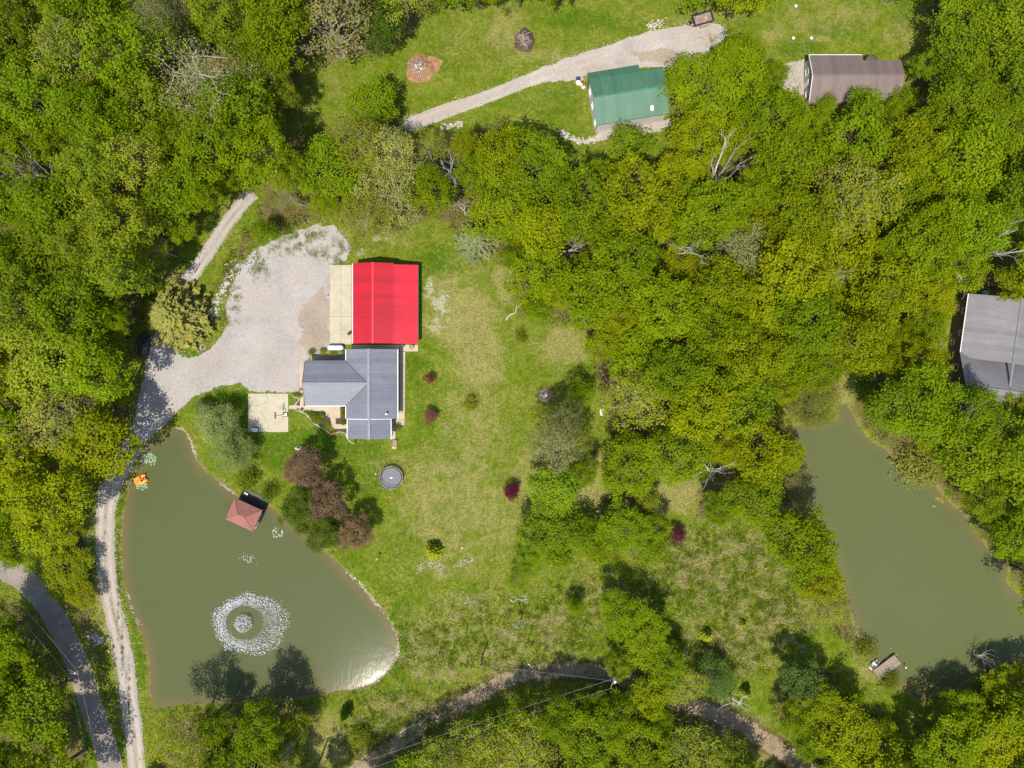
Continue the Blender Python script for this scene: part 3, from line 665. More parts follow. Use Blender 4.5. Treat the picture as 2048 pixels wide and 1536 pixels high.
hand('bud', 565, 385, 28, 13, C_PALE, 'budding_tree', 'small bleached budding tree beside the upper gravel lane', var=1)
hand('broad', 765, 45, 46, 12, C_DARK, 'broadleaf_tree', 'dark green dense tree beside the brush pile lawn', var=4)
hand('broad', 745, 212, 52, 9, C_MID, 'broadleaf_tree', 'rounded green tree where the far gravel drive meets the woods', var=1)
hand('broad', 1420, 190, 92, 11, C_BRIGHT, 'broadleaf_tree', 'wide bright green maple overhanging the green roofed barn', var=2)
hand('broad', 1475, 110, 46, 10, C_BRIGHT, 'broadleaf_tree', 'bright green maple at the turnaround of the far gravel drive', var=0)
hand('small', 1245, 285, 36, 9, C_FRESH, 'broadleaf_tree', 'pointed fresh green tree growing against the south wall of the green roofed barn', var=0)
hand('broad', 1725, 215, 38, 9, C_FRESH, 'broadleaf_tree', 'round bright maple against the brown roofed building', var=3)
hand('small', 1648, 208, 18, 6, C_FRESH, 'broadleaf_tree', 'small maple at the south eave of the brown roofed building', var=1)
hand('broad', 1540, 152, 32, 8, C_BRIGHT, 'broadleaf_tree', 'bright maple beside the pale gravel patch', var=5)
hand('spruce', 352, 630, 70, 8.5, (.20, .20, .045), 'spruce_tree', 'big olive spruce on the grass island in the gravel yard', var=0)
hand('spruce', 952, 478, 44, 10, (.15, .165, .075), 'spruce_tree', 'blue-grey spruce behind the red roofed barn', var=1)
hand('pine', 438, 850, 38, 8, (.25, .29, .10), 'pine_tree', 'soft grey-green pine beside the concrete court', var=0)
hand('pine', 468, 905, 36, 8, (.18, .225, .065), 'pine_tree', 'darker pine between the concrete court and the pond', var=1)
hand('pine', 405, 815, 16, 3.2, (.11, .165, .04), 'pine_tree', 'small young pine between gravel yard and court', var=0)
hand('shrub', 490, 960, 17, 2.6, (.16, .20, .01), 'round_shrub', 'round yellow-green shrub on the pond bank by the boathouse', cat='shrub', var=0)
hand('shrub', 540, 985, 14, 2.2, (.10, .16, .012), 'round_shrub', 'round dark green shrub on the lawn by the boathouse', cat='shrub', var=1)
hand('broad', 610, 938, 41, 9, C_RED, 'copper_tree', 'copper red tree, topmost of the clump beside the pond', var=1)
hand('broad', 655, 995, 36, 8, C_RED, 'copper_tree', 'copper red tree in the middle of the clump beside the pond', var=4)
hand('broad', 712, 1064, 34, 7.5, (.185, .112, .066), 'copper_tree', 'copper red tree at the lawn end of the clump beside the pond', var=3)
hand('broad', 600, 1020, 42, 7, (.085, .125, .010), 'broadleaf_tree', 'dark glossy green tree overhanging the pond beside the boathouse', var=0)
hand('broad', 650, 1072, 36, 7, (.090, .130, .010), 'broadleaf_tree', 'dark glossy green tree on the pond bank among the copper trees', var=2)
hand('shrub', 943, 806, 11, 1.7, (.21, .23, .01), 'round_shrub', 'clipped yellow-green ball shrub on the lawn east of the house', cat='shrub', var=0)
hand('shrub', 1042, 672, 10, 1.6, (.17, .20, .01), 'round_shrub', 'clipped green ball shrub near the edge of the woods', cat='shrub', var=1)
hand('small', 864, 830, 12, 2.6, (.22, .08, .06), 'red_shrub', 'young salmon red tree on the lawn east of the house', var=0)
hand('small', 859, 760, 9, 2.2, (.22, .06, .04), 'red_shrub', 'young red tree on the lawn nearest the house sidewalk', var=1)
hand('small', 1022, 982, 14, 2.8, (.10, .012, .03), 'purple_shrub', 'young dark purple tree on the dry lawn', var=2)
hand('small', 1358, 1066, 15, 2.8, (.11, .025, .04), 'purple_shrub', 'low dark purple tree under the trees by the meadow', var=0)
hand('cone', 866, 1104, 18, 3.6, (.25, .27, .01), 'young_conifer', 'young yellow-green conifer on the lawn near the fire-scarred strip', var=0)
# row of trees on the lawn between the yard and the meadow
hand('loose', 1136, 838, 36, 14, (.17, .175, .045), 'lawn_tree', 'thin olive tree beside the burn pile on the lawn', var=0, clear=40)
hand('loose', 1115, 885, 48, 12, (.205, .21, .07), 'lawn_tree', 'pale olive tree in the lawn row beside the dry grass', var=1, clear=44)
hand('broad', 1165, 945, 30, 9, C_MID, 'lawn_tree', 'green tree in the lawn row next to the white block', var=3)
hand('broad', 1108, 985, 52, 9, C_FRESH, 'lawn_tree', 'bright green spreading tree in the lawn row above the bare forked trunk', var=1)
hand('broad', 1078, 1062, 46, 9, C_FRESH, 'lawn_tree', 'bright green tree at the meadow end of the lawn row', var=4)
hand('small', 1150, 1062, 34, 7, C_MID, 'lawn_tree', 'small green tree between the lawn row and the bare soil', var=1)
hand('loose', 1040, 1130, 22, 7, C_BRIGHT, 'lawn_tree', 'thin small tree above the scattered white stones', var=2)
hand('broad', 1248, 1052, 48, 9, C_MID, 'lawn_tree', 'green tree by the fallen grey log', var=0)
hand('broad', 1250, 935, 60, 11, C_BRIGHT, 'lawn_tree', 'broad bright tree beside the dry lawn corridor', var=5)
hand('small', 1300, 1100, 26, 6, C_MID, 'lawn_tree', 'small tree at the top of the straw meadow', var=2)
hand('broad', 1062, 1108, 30, 7, C_MID, 'lawn_tree', 'low green tree between the lawn row and the white stones', var=5)
hand('loose', 1030, 1165, 20, 6, C_BRIGHT, 'lawn_tree', 'last thin tree of the lawn row above the bleached limb', var=0)
hand('loose', 1150, 880, 28, 10, C_OLIVE, 'lawn_tree', 'small olive tree beside the stone bench in the lawn row', var=2)
hand('loose', 1098, 842, 30, 10, C_OLIVE, 'lawn_tree', 'olive tree just below the burn heap in the lawn row', var=1)
hand('small', 1158, 790, 22, 7, C_MID, 'lawn_tree', 'small green tree between burn heap and stone bench', var=0)
hand('small', 1205, 1095, 26, 6, C_BRIGHT, 'lawn_tree', 'small bright tree at the meadow corner of the lawn row', var=1)
hand('shrub', 1120, 1110, 20, 2.5, C_MID, 'round_shrub', 'low green bush below the lawn row', cat='shrub', var=0)
# meadow and track
hand('pine', 1150, 1212, 17, 5.5, C_MID, 'young_tree', 'slim upright green tree alone in the meadow', var=1)
hand('broad', 1235, 1220, 46, 10, C_MID, 'meadow_tree', 'rounded green tree, first of the meadow clump', var=2)
hand('broad', 1285, 1270, 50, 10, C_BRIGHT, 'meadow_tree', 'taller yellow-green tree in the middle of the meadow clump', var=0)
hand('broad', 1330, 1325, 40, 9, C_MID, 'meadow_tree', 'green tree on the meadow side of the clump by the pole', var=3)
hand('broad', 1240, 1325, 30, 8, C_FRESH, 'meadow_tree', 'small bright tree beside the utility pole on the track', var=5)
hand('broad', 1295, 1395, 44, 10, C_YEL, 'meadow_tree', 'yellow-green tree at the bend of the dirt track', var=1)
hand('loose', 1360, 1370, 42, 8, C_OLIVE, 'meadow_tree', 'olive thin tree at the bend of the dirt track', var=0)
hand('pine', 1425, 1350, 40, 6, (.10, .165, .03), 'meadow_shrub', 'wide blue-green bush at the foot of the meadow', cat='shrub', var=0)
hand('cone', 1413, 1272, 12, 2.6, (.19, .22, .01), 'young_conifer', 'small cone-shaped cedar in the straw meadow', var=1)
hand('cone', 1486, 1248, 8, 1.6, (.20, .21, .01), 'young_conifer', 'tiny yellow cedar in the straw meadow', var=0)
hand('cone', 1492, 1386, 11, 3.2, (.2, .23, .01), 'young_conifer', 'narrow cedar below the straw meadow', var=1)
hand('cone', 690, 1430, 12, 4.2, (.12, .16, .012), 'young_conifer', 'narrow dark cedar south of the pond', var=1)
hand('shrub', 718, 1478, 18, 2.2, (.15, .18, .01), 'round_shrub', 'yellow-green bush on the dry slope south of the pond', cat='shrub', var=2)
hand('broad', 1605, 1362, 42, 10, (.095, .155, .03), 'shore_tree', 'blue-green tree near the plank dock', var=0)
hand('broad', 1640, 1400, 44, 11, C_YEL, 'shore_tree', 'yellow leaved tree near the plank dock', var=1)
hand('broad', 1590, 1430, 40, 9, C_MID, 'shore_tree', 'green tree at the end of the dirt track', var=2)
hand('broad', 1700, 1480, 62, 12, C_YEL, 'shore_tree', 'large yellow-green tree south of the plank dock', var=4)
hand('shrub', 1780, 1362, 14, 1.8, (.13, .16, .015), 'round_shrub', 'small bush growing at the dock landing', cat='shrub', var=0)
hand('shrub', 1738, 1300, 17, 1.8, (.15, .17, .012), 'round_shrub', 'bush at the water edge above the dock', cat='shrub', var=1)
hand('pine', 1620, 808, 46, 4.5, (.17, .185, .03), 'willow_bush', 'feathery willow bush at the head of the long pond', cat='shrub', var=0)
hand('pine', 1578, 975, 42, 6, (.17, .165, .055), 'willow_bush', 'grey-olive willow bush on the west bank of the long pond', cat='shrub', var=1)
hand('shrub', 1840, 930, 30, 3.0, (.20, .20, .035), 'willow_bush', 'yellowish willow bush on the wooded bank of the long pond', cat='shrub', var=0)
hand('loose', 1475, 505, 48, 11, (.27, .30, .10), 'grey_tree', 'grey-green thin tree deep in the big woods', var=1)
hand('broad', 200, 885, 78, 15, C_YEL, 'oak_tree', 'yellow oak overhanging the gravel lane above the pedal boat', var=1)
hand('loose', 110, 830, 70, 17, (.28, .29, .04), 'oak_tree', 'pale oak with bare limbs behind the yellow oak', var=2)
hand('broad', 100, 720, 92, 17, (.215, .26, .015), 'broadleaf_tree', 'large pale green tree beside the parked car', var=2)
hand('broad', 1848, 655, 46, 10, C_BRIGHT, 'broadleaf_tree', 'bright green tree touching the west wall of the weathered grey roofed house', var=0)
hand('broad', 1868, 585, 40, 11, C_YEL, 'broadleaf_tree', 'yellow-green tree at the corner of the weathered grey roofed house', var=2)
# dead and bare trees
DG = 'dead trees in the woods'
hand('dead', 900, 330, 46, 17, C_PALE, 'dead_tree', 'grey leafless tree with curved limbs behind the barn', var=0, clear=22)
hand('bare', 925, 405, 40, 13, C_PALE, 'dead_tree', 'finely twigged grey dead tree leaning over the blue spruce', var=0, clear=26)
hand('dead', 855, 330, 26, 14, C_PALE, 'dead_tree', 'brown twisted dead tree beside the grey leafless one', var=1, clear=12)
hand('dead', 967, 322, 14, 13, C_PALE, 'dead_tree', 'short white dead snag in the woods south of the far drive', var=2, clear=6)
hand('dead', 1460, 330, 55, 25, C_PALE, 'dead_tree', 'tall white dead tree above the big woods', var=2, clear=40)
hand('dead', 1365, 492, 55, 22, C_PALE, 'dead_tree', 'dead tree with long horizontal limbs in the big woods', var=1, clear=22)
hand('dead', 1148, 490, 30, 17, C_PALE, 'dead_tree', 'broken grey snag near the dry lawn edge of the woods', var=0, clear=12)
hand('bare', 55, 330, 60, 21, C_PALE, 'dead_tree', 'silvery dead tree with fine twigs in the western woods', var=1, clear=36)
hand('bud', 330, 20, 50, 22, (.32, .32, .09), 'budding_tree', 'second pale budding tree behind the tall one in the western woods', var=2)
hand('loose', 150, 100, 62, 21, (.24, .28, .022), 'budding_tree', 'grey-green feathery tree high in the western woods', var=1)
hand('loose', 280, 320, 58, 19, (.24, .275, .018), 'budding_tree', 'pale feathery tree in the middle of the western woods', var=0)
hand('bare', 272, 45, 26, 15, C_PALE, 'dead_tree', 'thin bare tree in a dark gap of the western woods', var=0, clear=16)
hand('dead', 1450, 940, 66, 16, C_PALE, 'dead_tree', 'dark forked dead tree between the meadow and the long pond', var=1, clear=26)
hand('dead', 1990, 500, 85, 21, C_PALE, 'dead_tree', 'large dead tree with thick limbs beside the grey roofed house', var=0, clear=40)
hand('bare', 1680, 545, 30, 19, C_PALE, 'dead_tree', 'small grey dead top in the big woods beside the house', var=1, clear=14)
hand('bare', 1470, 1410, 46, 6, C_PALE, 'dead_tree', 'bare grey tree fallen low beside the dirt track', var=0, clear=30)
hand('bare', 1985, 1330, 30, 7, C_PALE, 'dead_tree', 'bare tree leaning over the long pond', var=1, clear=18)
hand('dead', 1042, 1262, 24, 8, C_PALE, 'dead_tree', 'bare forked trunk alone on the meadow', var=2, clear=20)
hand('bare', 1120, 500, 8, 6, C_PALE, 'dead_tree', 'little bare sapling at the woods edge by the dry lawn', var=0, clear=5)
hand('dead', 40, 860, 40, 18, C_PALE, 'dead_tree', 'white dead limbs rising above the yellow oaks', var=1, clear=12)

# ---------------------------------------------------------------- the woods: every tree a thing, scattered over the crown-covered areas
def region(px, py):
    if py > 1060 and px < 215 and py < 1340 and px > 60 + (py - 1130) * .35: return 'strip', 'on the strip between paved road and gravel lane'
    if py > 1150 and px < 240: return 'road', 'on the far side of the paved road'
    if py > 1380 and px < 640: return 'south', 'south of the fountain pond'
    if py > 1330 and px < 1520: return 'track', 'along the dirt track and power line'
    if py > 1330: return 'dock', 'south of the long pond'
    if px < 640 and py < 640: return 'west', 'in the woods west of the upper lane'
    if px < 300: return 'oak', 'in the woods beside the fountain pond lane'
    if py < 60 and px < 1850: return 'top', 'at the edge of the top lawn'
    if px > 1700 and py > 760: return 'bank', 'on the wooded bank of the long pond'
    if px > 1820 and py < 210: return 'corner', 'beyond the brown roofed building'
    if px < 1000: return 'barn', 'in the belt of woods behind the red roofed barn'
    return 'east', 'in the big woods between the barns and the long pond'
NOBASE = [YARD, POND_W, POND_E, LANE_NP, LANE_SP, DRIVE_N, ROADP,
          PXY([(600,690),(815,690),(815,890),(600,890)]), PXY([(655,520),(845,520),(845,705),(655,705)]),
          PXY([(1165,130),(1345,130),(1345,272),(1165,272)]), PXY([(1600,100),(1810,100),(1810,212),(1600,212)]), PXY([(1880,590),(2100,590),(2100,800),(1880,800)])]
wr = np.random.default_rng(99); placed = list(HAND); woods = []
def try_fill(n, rlo, rhi, over, hf):
    cand = np.stack([wr.uniform(-70, 2118, n), wr.uniform(-60, 1600, n)], 1)
    dd = np.full(n, 1e9)
    for poly in OPEN: dd = np.minimum(dd, sdf(cand, poly))
    for (x, y), d in zip(cand, dd):
        r = wr.uniform(rlo, rhi)
        if d < r * (.9 if x < 640 else .8): continue
        if any((x - a) ** 2 + (y - b) ** 2 < (over * (r + c)) ** 2 for a, b, c in placed): continue
        H = r * .0914 * hf * wr.uniform(.74, 1.3)
        key, _ = region(x, y)
        if key in ('west', 'oak'): H *= 1.22
        if key in ('strip',): H = min(H, 5)
        if key == 'track': H = min(H, 12)
        if key == 'south': H = min(H * 1.25, 15)
        H = min(H, 21 if key == 'west' else 18)
        if key == 'dock': H *= .7
        g_ = np.array([P(x, y, H * .64)[:2]])
        if any(inside(g_, np.asarray(q))[0] for q in NOBASE): continue
        placed.append((x, y, r)); woods.append((x, y, r, H, key))
try_fill(9000, 56, 76, .70, 2.9); try_fill(9000, 42, 54, .70, 3.2); try_fill(14000, 28, 38, .70, 3.5); try_fill(3000, 18, 24, .78, 3.4)
woods = sorted(woods, key=lambda w: -w[2] * (1 if -20 < w[0] < 2068 and -20 < w[1] < 1556 else .62))[:296]
TYPES = {  # woods colour mix by region: (kind, colour, words, weight)
 'east': [('broad', C_BRIGHT, 'bright green', 5), ('broad', C_YEL, 'yellow-green', 3), ('broad', C_MID, 'mid green', 3), ('loose', C_OLIVE, 'thin olive', 2)],
 'west': [('broad', C_BRIGHT, 'bright green', 4), ('broad', C_MID, 'mid green', 4), ('loose', C_OLIVE, 'thin olive', 1), ('broad', (.200, .250, .012), 'pale green', 3)],
 'oak': [('broad', C_YEL, 'yellow-green', 5), ('broad', C_BRIGHT, 'bright green', 3), ('loose', C_OLIVE, 'thin olive', 1)],
 'bank': [('broad', (.168, .226, .006), 'fresh green', 4), ('broad', C_MID, 'mid green', 3), ('broad', C_YEL, 'yellow-green', 1)],
}
TYPES['barn'] = TYPES['east']; TYPES['corner'] = TYPES['bank']; TYPES['top'] = TYPES['east']; TYPES['strip'] = TYPES['oak']
TYPES['road'] = [('broad', C_BRIGHT, 'bright green', 4), ('broad', C_MID, 'mid green', 3)]
TYPES['south'] = [('broad', C_MID, 'mid green', 3), ('loose', C_OLIVE, 'thin olive', 3), ('broad', C_BRIGHT, 'bright green', 2)]
TYPES['track'] = TYPES['south']; TYPES['dock'] = [('broad', C_BRIGHT, 'bright green', 3), ('broad', C_YEL, 'yellow-green', 2), ('broad', C_MID, 'mid green', 3)]
LANDMARKS = [(840,138,'the big brush pile'),(395,150,'the tall budding tree'),(55,330,'the silvery dead tree'),(272,45,'the thin bare tree'),(500,390,'the upper lane'),(352,632,'the olive spruce'),(285,690,'the parked car'),(100,720,'the large pale tree'),(110,830,'the pale oak'),(230,1050,'the pond lane bend'),(198,1311,'the roadside utility pole'),(60,1165,'the paved road bend'),(480,1405,'the fountain pond'),(660,1480,'the dry slope'),(965,1310,'the short pole'),(1213,1324,'the track utility pole'),(1470,1410,'the fallen bare tree'),(1775,1330,'the plank dock'),(1985,1330,'the leaning bare tree'),(2015,1130,'the pond corner'),(1840,930,'the yellowish willow'),(1620,808,'the willow bush'),(1960,690,'the grey roofed house'),(1990,500,'the large dead tree'),(1680,545,'the small dead top'),(1475,505,'the grey-green tree'),(1365,492,'the dead limbs'),(1148,490,'the broken snag'),(1460,330,'the white dead tree'),(1250,200,'the green roofed barn'),(1700,160,'the brown roofed workshop'),(950,480,'the blue-grey spruce'),(790,395,'the pale barn tree'),(900,330,'the grey leafless tree'),(785,300,'the drive end'),(1241,776,'the red wagon'),(1202,824,'the stone bench'),(1450,940,'the forked dead tree'),(1578,975,'the grey-olive willow'),(1405,35,'the dump trailer'),(1950,120,'the top lawn corner'),(1358,1066,'the purple tree')]
SHORT = dict(strip='on the roadside strip', road='across the paved road', south='south of the pond', track='along the dirt track', dock='south of the long pond', west='in the western woods', oak='in the lane side woods', top='edging the top lawn', bank='on the wooded bank', corner='beyond the workshop', barn='in the belt behind the barn', east='in the big woods')
for x, y, r, H, key in woods:
    ty = TYPES[key]; u = vnoise(x / 95., y / 95., 4) * .65 + wr.random() * .35
    ws = np.cumsum([w for *_, w in ty]) / sum(w for *_, w in ty); k_ = min(int(np.searchsorted(ws, np.clip((u - .2) / .6, 0, .999))), len(ty) - 1)
    kind, c, words, _ = ty[k_]; where = region(x, y)[1]
    size = 'large' if r > 53 else ('medium' if r > 36 else 'small')
    if r < 24: kind = 'small'
    lm = min(LANDMARKS, key=lambda q: (q[0] - x) ** 2 + (q[1] - y) ** 2)[2]
    place(kind, x, y, r * 1.04, max(H, 3.0), c, 'woodland_tree', f'{size} {words} broadleaf tree {SHORT[key]} near {lm}', 'tree', f'{size} {words} trees {SHORT[key]} near {lm}')
print('WOODS', len(woods), 'HAND', len(HAND))
# ---------------------------------------------------------------- undergrowth, grass, loose stones
sr = np.random.default_rng(5)
def scatter_px(n, test):
    p = np.stack([sr.uniform(-40, 2090, n), sr.uniform(-40, 1576, n)], 1); return p[test(p)]
def openness(p):
    d = np.full(len(p), 1e9)
    for poly in OPEN: d = np.minimum(d, sdf(p, poly))
    return d
def to_xy(p): return np.stack([(p[:, 0] - 1024) * CAM_H / FPX, (768 - p[:, 1]) * CAM_H / FPX], 1)
HARD = [YARD, LANE_NP, LANE_SP, DRIVE_N, ROADP] + [q for q in NOBASE[7:]] + [PXY([(495,784),(580,784),(580,868),(495,868)]), PXY([(590,780),(830,780),(830,890),(590,890)])]
def blocked(xy, pad=0.0):
    b = (sdf(xy, POND_W) < pad + .05) | (sdf(xy, POND_E) < pad + .05)
    for q in HARD: b |= inside(xy, np.asarray(q))
    return b
# undergrowth on the forest floor: low leafy clumps, no one could count them
p = scatter_px(15000, lambda q: openness(q) > 4); xy = to_xy(p); ok = ~blocked(xy, .3); xy = xy[ok]; m_ = len(xy)
per = 14; hh = sr.uniform(.3, 2.6, m_); base = np.column_stack([xy, hh * .6])
c = np.repeat(base, per, 0) + sr.normal(size=(m_ * per, 3)) * np.array([.55, .55, .28]); c[:, 2] = np.clip(c[:, 2], .05, None)
n_ = sr.normal(size=c.shape) * .5 + np.array([0, 0, .9])
ug = link('undergrowth', leaf_cloud('undergrowth', c, n_, .34 * sr.uniform(.6, 1.3, len(c)), .62, M['leaf'], sr, np.repeat(np.clip(sr.normal(.45, .3, m_), 0, 1), per)))
ug.color = (.115, .155, .010, 1); tag(ug, 'low leafy undergrowth covering the floor of the woods', 'undergrowth', kind='stuff')

def tufts(name, xy, blades, hlo, hhi, spread, width, colfn, label, seed):
    r_ = np.random.default_rng(seed); N = len(xy); b = np.repeat(xy, blades, 0); Nb = len(b)
    b = b + r_.normal(size=(Nb, 2)) * spread * .5; a = r_.random(Nb) * 6.28; h = r_.uniform(hlo, hhi, Nb); ln = h * r_.uniform(.5, 1.2, Nb)
    d = np.stack([np.cos(a), np.sin(a)], 1); s = np.stack([-d[:, 1], d[:, 0]], 1) * width
    z0 = ground_z(b[:, 0], b[:, 1])
    v = np.stack([np.column_stack([b - s, z0 - .01]), np.column_stack([b + s, z0 - .01]), np.column_stack([b + d * ln[:, None], z0 + h])], 1).reshape(-1, 3)
    q = np.arange(3 * Nb).reshape(Nb, 3); col = np.repeat(colfn(xy, r_), blades, 0) * r_.uniform(.75, 1.25, (Nb, 1))
    me = np_mesh(name, v, q, M['grass'], {'blade_col': np.column_stack([col, np.ones(Nb)])})
    return tag(link(name, me), label, 'grass', kind='stuff')
def lerp(a, b, t): return np.asarray(a)[None] * (1 - t[:, None]) + np.asarray(b)[None] * t[:, None]
def lawn_col(xy, r_):
    pp = np.stack([xy[:, 0] * FPX / CAM_H + 1024, 768 - xy[:, 1] * FPX / CAM_H], 1)
    d = np.clip(blobs(pp, DRY) + (fbm(xy[:, 0] * .5, xy[:, 1] * .5, 3) - .5) * 1.2, 0, 1); l = np.clip(blobs(pp, LUSH), 0, 1)
    c_ = lerp((.125, .158, .014), (.066, .118, .007), l); d = d * (1 - l * .6)
    return c_ * (1 - d[:, None]) + np.array([.28, .23, .11]) * d[:, None]
p = scatter_px(150000, lambda q: openness(q) < 8); xy = to_xy(p); xy = xy[~blocked(xy, .05)]
keep = fbm(xy[:, 0] * .6, xy[:, 1] * .6, 12) > .36; xy = xy[keep]
tufts('lawn_grass', xy, 5, .07, .20, .36, .05, lawn_col, 'short mown lawn grass with dry and lush patches', 1)
def straw_col(xy, r_):
    return lerp((.095, .140, .008), (.44, .36, .18), np.clip((fbm(xy[:, 0] * .55, xy[:, 1] * .9, 31) - .50) * 9 + r_.normal(size=len(xy)) * .2, 0, 1))
p = scatter_px(150000, lambda q: (blobs(q, STRAW) > sr.random(len(q)) * .9)); xy = to_xy(p); xy = xy[~blocked(xy, .3)]
tufts('meadow_grass', xy, 8, .20, .65, .45, .045, straw_col, 'tall rough meadow grass with straw coloured tussocks', 2)
# weeds that have crept into the gravel
WEEDS = [(560,495,60,14),(620,470,50,10),(520,540,14,30),(470,600,10,40),(690,490,30,14),(600,480,30,12),(505,520,20,20),(450,640,8,20),(1420,78,20,8),(640,510,30,8),(236,1190,2,60),(245,1290,2,70),(258,1390,2,60),(680,520,12,20)]
pts = []
for wx, wy, ax_, ay_ in WEEDS:
    k = int(ax_ * ay_ * .9) + 90; q = np.stack([sr.normal(wx, ax_ * .6, k), sr.normal(wy, ay_ * .6, k)], 1)
    q[:, 0] += np.interp(q[:, 1], [1130, 1200, 1270, 1330, 1400, 1470], [0, 0, 0, 0, 0, 0]); pts.append(q)
q = np.concatenate(pts); 
q = q[fbm(q[:, 0] * .12, q[:, 1] * .12, 41) > .47]
tufts('gravel_weeds', to_xy(q), 6, .06, .2, .3, .04, lambda xy, r_: lerp((.10, .15, .015), (.17, .18, .04), r_.random(len(xy))), 'green weeds creeping over the gravel yard edges', 3)
# grass ribbon between the wheel tracks of the pond lane
ii = sr.uniform(.28, .92, 500) * (len(LANE_S) - 1); i0 = ii.astype(int); f = (ii - i0)[:, None]
mid = LANE_S[i0] * (1 - f) + LANE_S[np.minimum(i0 + 1, len(LANE_S) - 1)] * f + sr.normal(size=(500, 2)) * .09
mid = mid[fbm(mid[:, 0] * .7, mid[:, 1] * .7, 8) > .42]
tufts('track_grass', mid, 5, .04, .14, .16, .03, lambda xy, r_: lerp((.09, .12, .015), (.2, .18, .06), r_.random(len(xy))), 'thin grass ribbon between the wheel tracks of the pond lane', 4)

def stones(name, xy, rlo, rhi, mat, label, seed, z=None, cat='stones', sink=.1):
    rd = random.Random(seed); mb = MB()
    zz = ground_z(xy[:, 0], xy[:, 1])
    for (x, y), z_ in zip(xy, zz):
        r_ = rd.uniform(rlo, rhi); mb.rock((x, y, max(z_, -.42) + r_ * .25 - sink * r_), r_, rd)
    o = mb.build(name, mat); return tag(o, label, cat, kind='stuff')
def along(poly, n, off, seed, i0=0., i1=1., closed=False):
    r_ = np.random.default_rng(seed); p_ = np.asarray(poly); t = r_.uniform(i0, i1, n) * (len(p_) - 1.001); k = t.astype(int); f = (t - k)[:, None]
    q = p_[k] * (1 - f) + p_[k + 1] * f; return q + r_.normal(size=q.shape) * off
ln = strip(LANE_S, 3.7); h_ = len(ln) // 2
stones('loose_gravel', np.concatenate([along(ln[:h_], 420, .22, 1), along(ln[h_:], 420, .18, 2), along(LANE_NP, 260, .2, 3), along(np.vstack([YARD, YARD[:1]]), 900, .5, 4), along(np.vstack([DRIVE_N, DRIVE_N[:1]]), 600, .35, 5)]),
       .05, .13, M['stone'], 'loose pale stones spilled along the gravel edges', 1)
def px_line(pts, n, off, seed): return along(catmull(PXY(pts), 5), n, off, seed)
stones('shore_rocks', np.concatenate([px_line([(350,856),(367,860),(380,880),(386,902)], 70, .12, 1), px_line([(385,895),(391,912)], 26, .2, 2), px_line([(442,970),(470,988)], 40, .15, 3), px_line([(690,1142),(720,1168),(748,1204)], 120, .2, 4), px_line([(748,1204),(785,1250),(796,1296),(788,1322),(755,1362),(700,1380)], 220, .16, 5), px_line([(280,922),(288,906)], 20, .25, 6), px_line([(250,1180),(262,1216),(276,1252)], 50, .25, 7), px_line([(232,1060),(238,1140)], 20, .5, 8)]),
       .07, .16, M['stone'], 'white limestone rocks lining the shore of the fountain pond', 2)
stones('rock_row', np.concatenate([px_line([(1122,262),(1140,276),(1165,284),(1190,278),(1200,270)], 170, .3, 9), px_line([(880,256),(905,252),(925,246)], 60, .25, 10)]), .12, .3, M['stone'], 'row of white stones edging the lawn below the green roofed barn', 3)
stones('rock_heap', px_line([(1300,52),(1310,50),(1325,46)], 70, .45, 11), .1, .24, M['stone'], 'heap of white stones on the top lawn beside the gravel drive', 4)
stones('stone_bank', np.concatenate([px_line([(452,565),(440,592),(428,615),(425,630)], 150, .35, 12), px_line([(510,515),(495,535)], 40, .5, 13), px_line([(455,560),(480,530)], 50, .4, 22)]), .12, .3, M['stone'], 'bank of pale rubble between spruce island and gravel yard', 5)
stones('pale_rubble', np.concatenate([px_line([(835,1140),(860,1128),(885,1138)], 110, .45, 14), px_line([(905,1136),(930,1125),(948,1118)], 60, .25, 15), px_line([(1020,1195),(1055,1192)], 30, .3, 16), px_line([(895,1185),(930,1200),(965,1215)], 60, .6, 17), px_line([(850,1120),(880,1112)], 30, .4, 18)]), .05, .14, M['stone'], 'scattered white stones across the lower lawn', 6)
stones('road_rubble', px_line([(186,1270),(200,1285)], 90, .5, 19), .1, .25, M['stone'], 'pile of pale stones beside the paved road', 7)
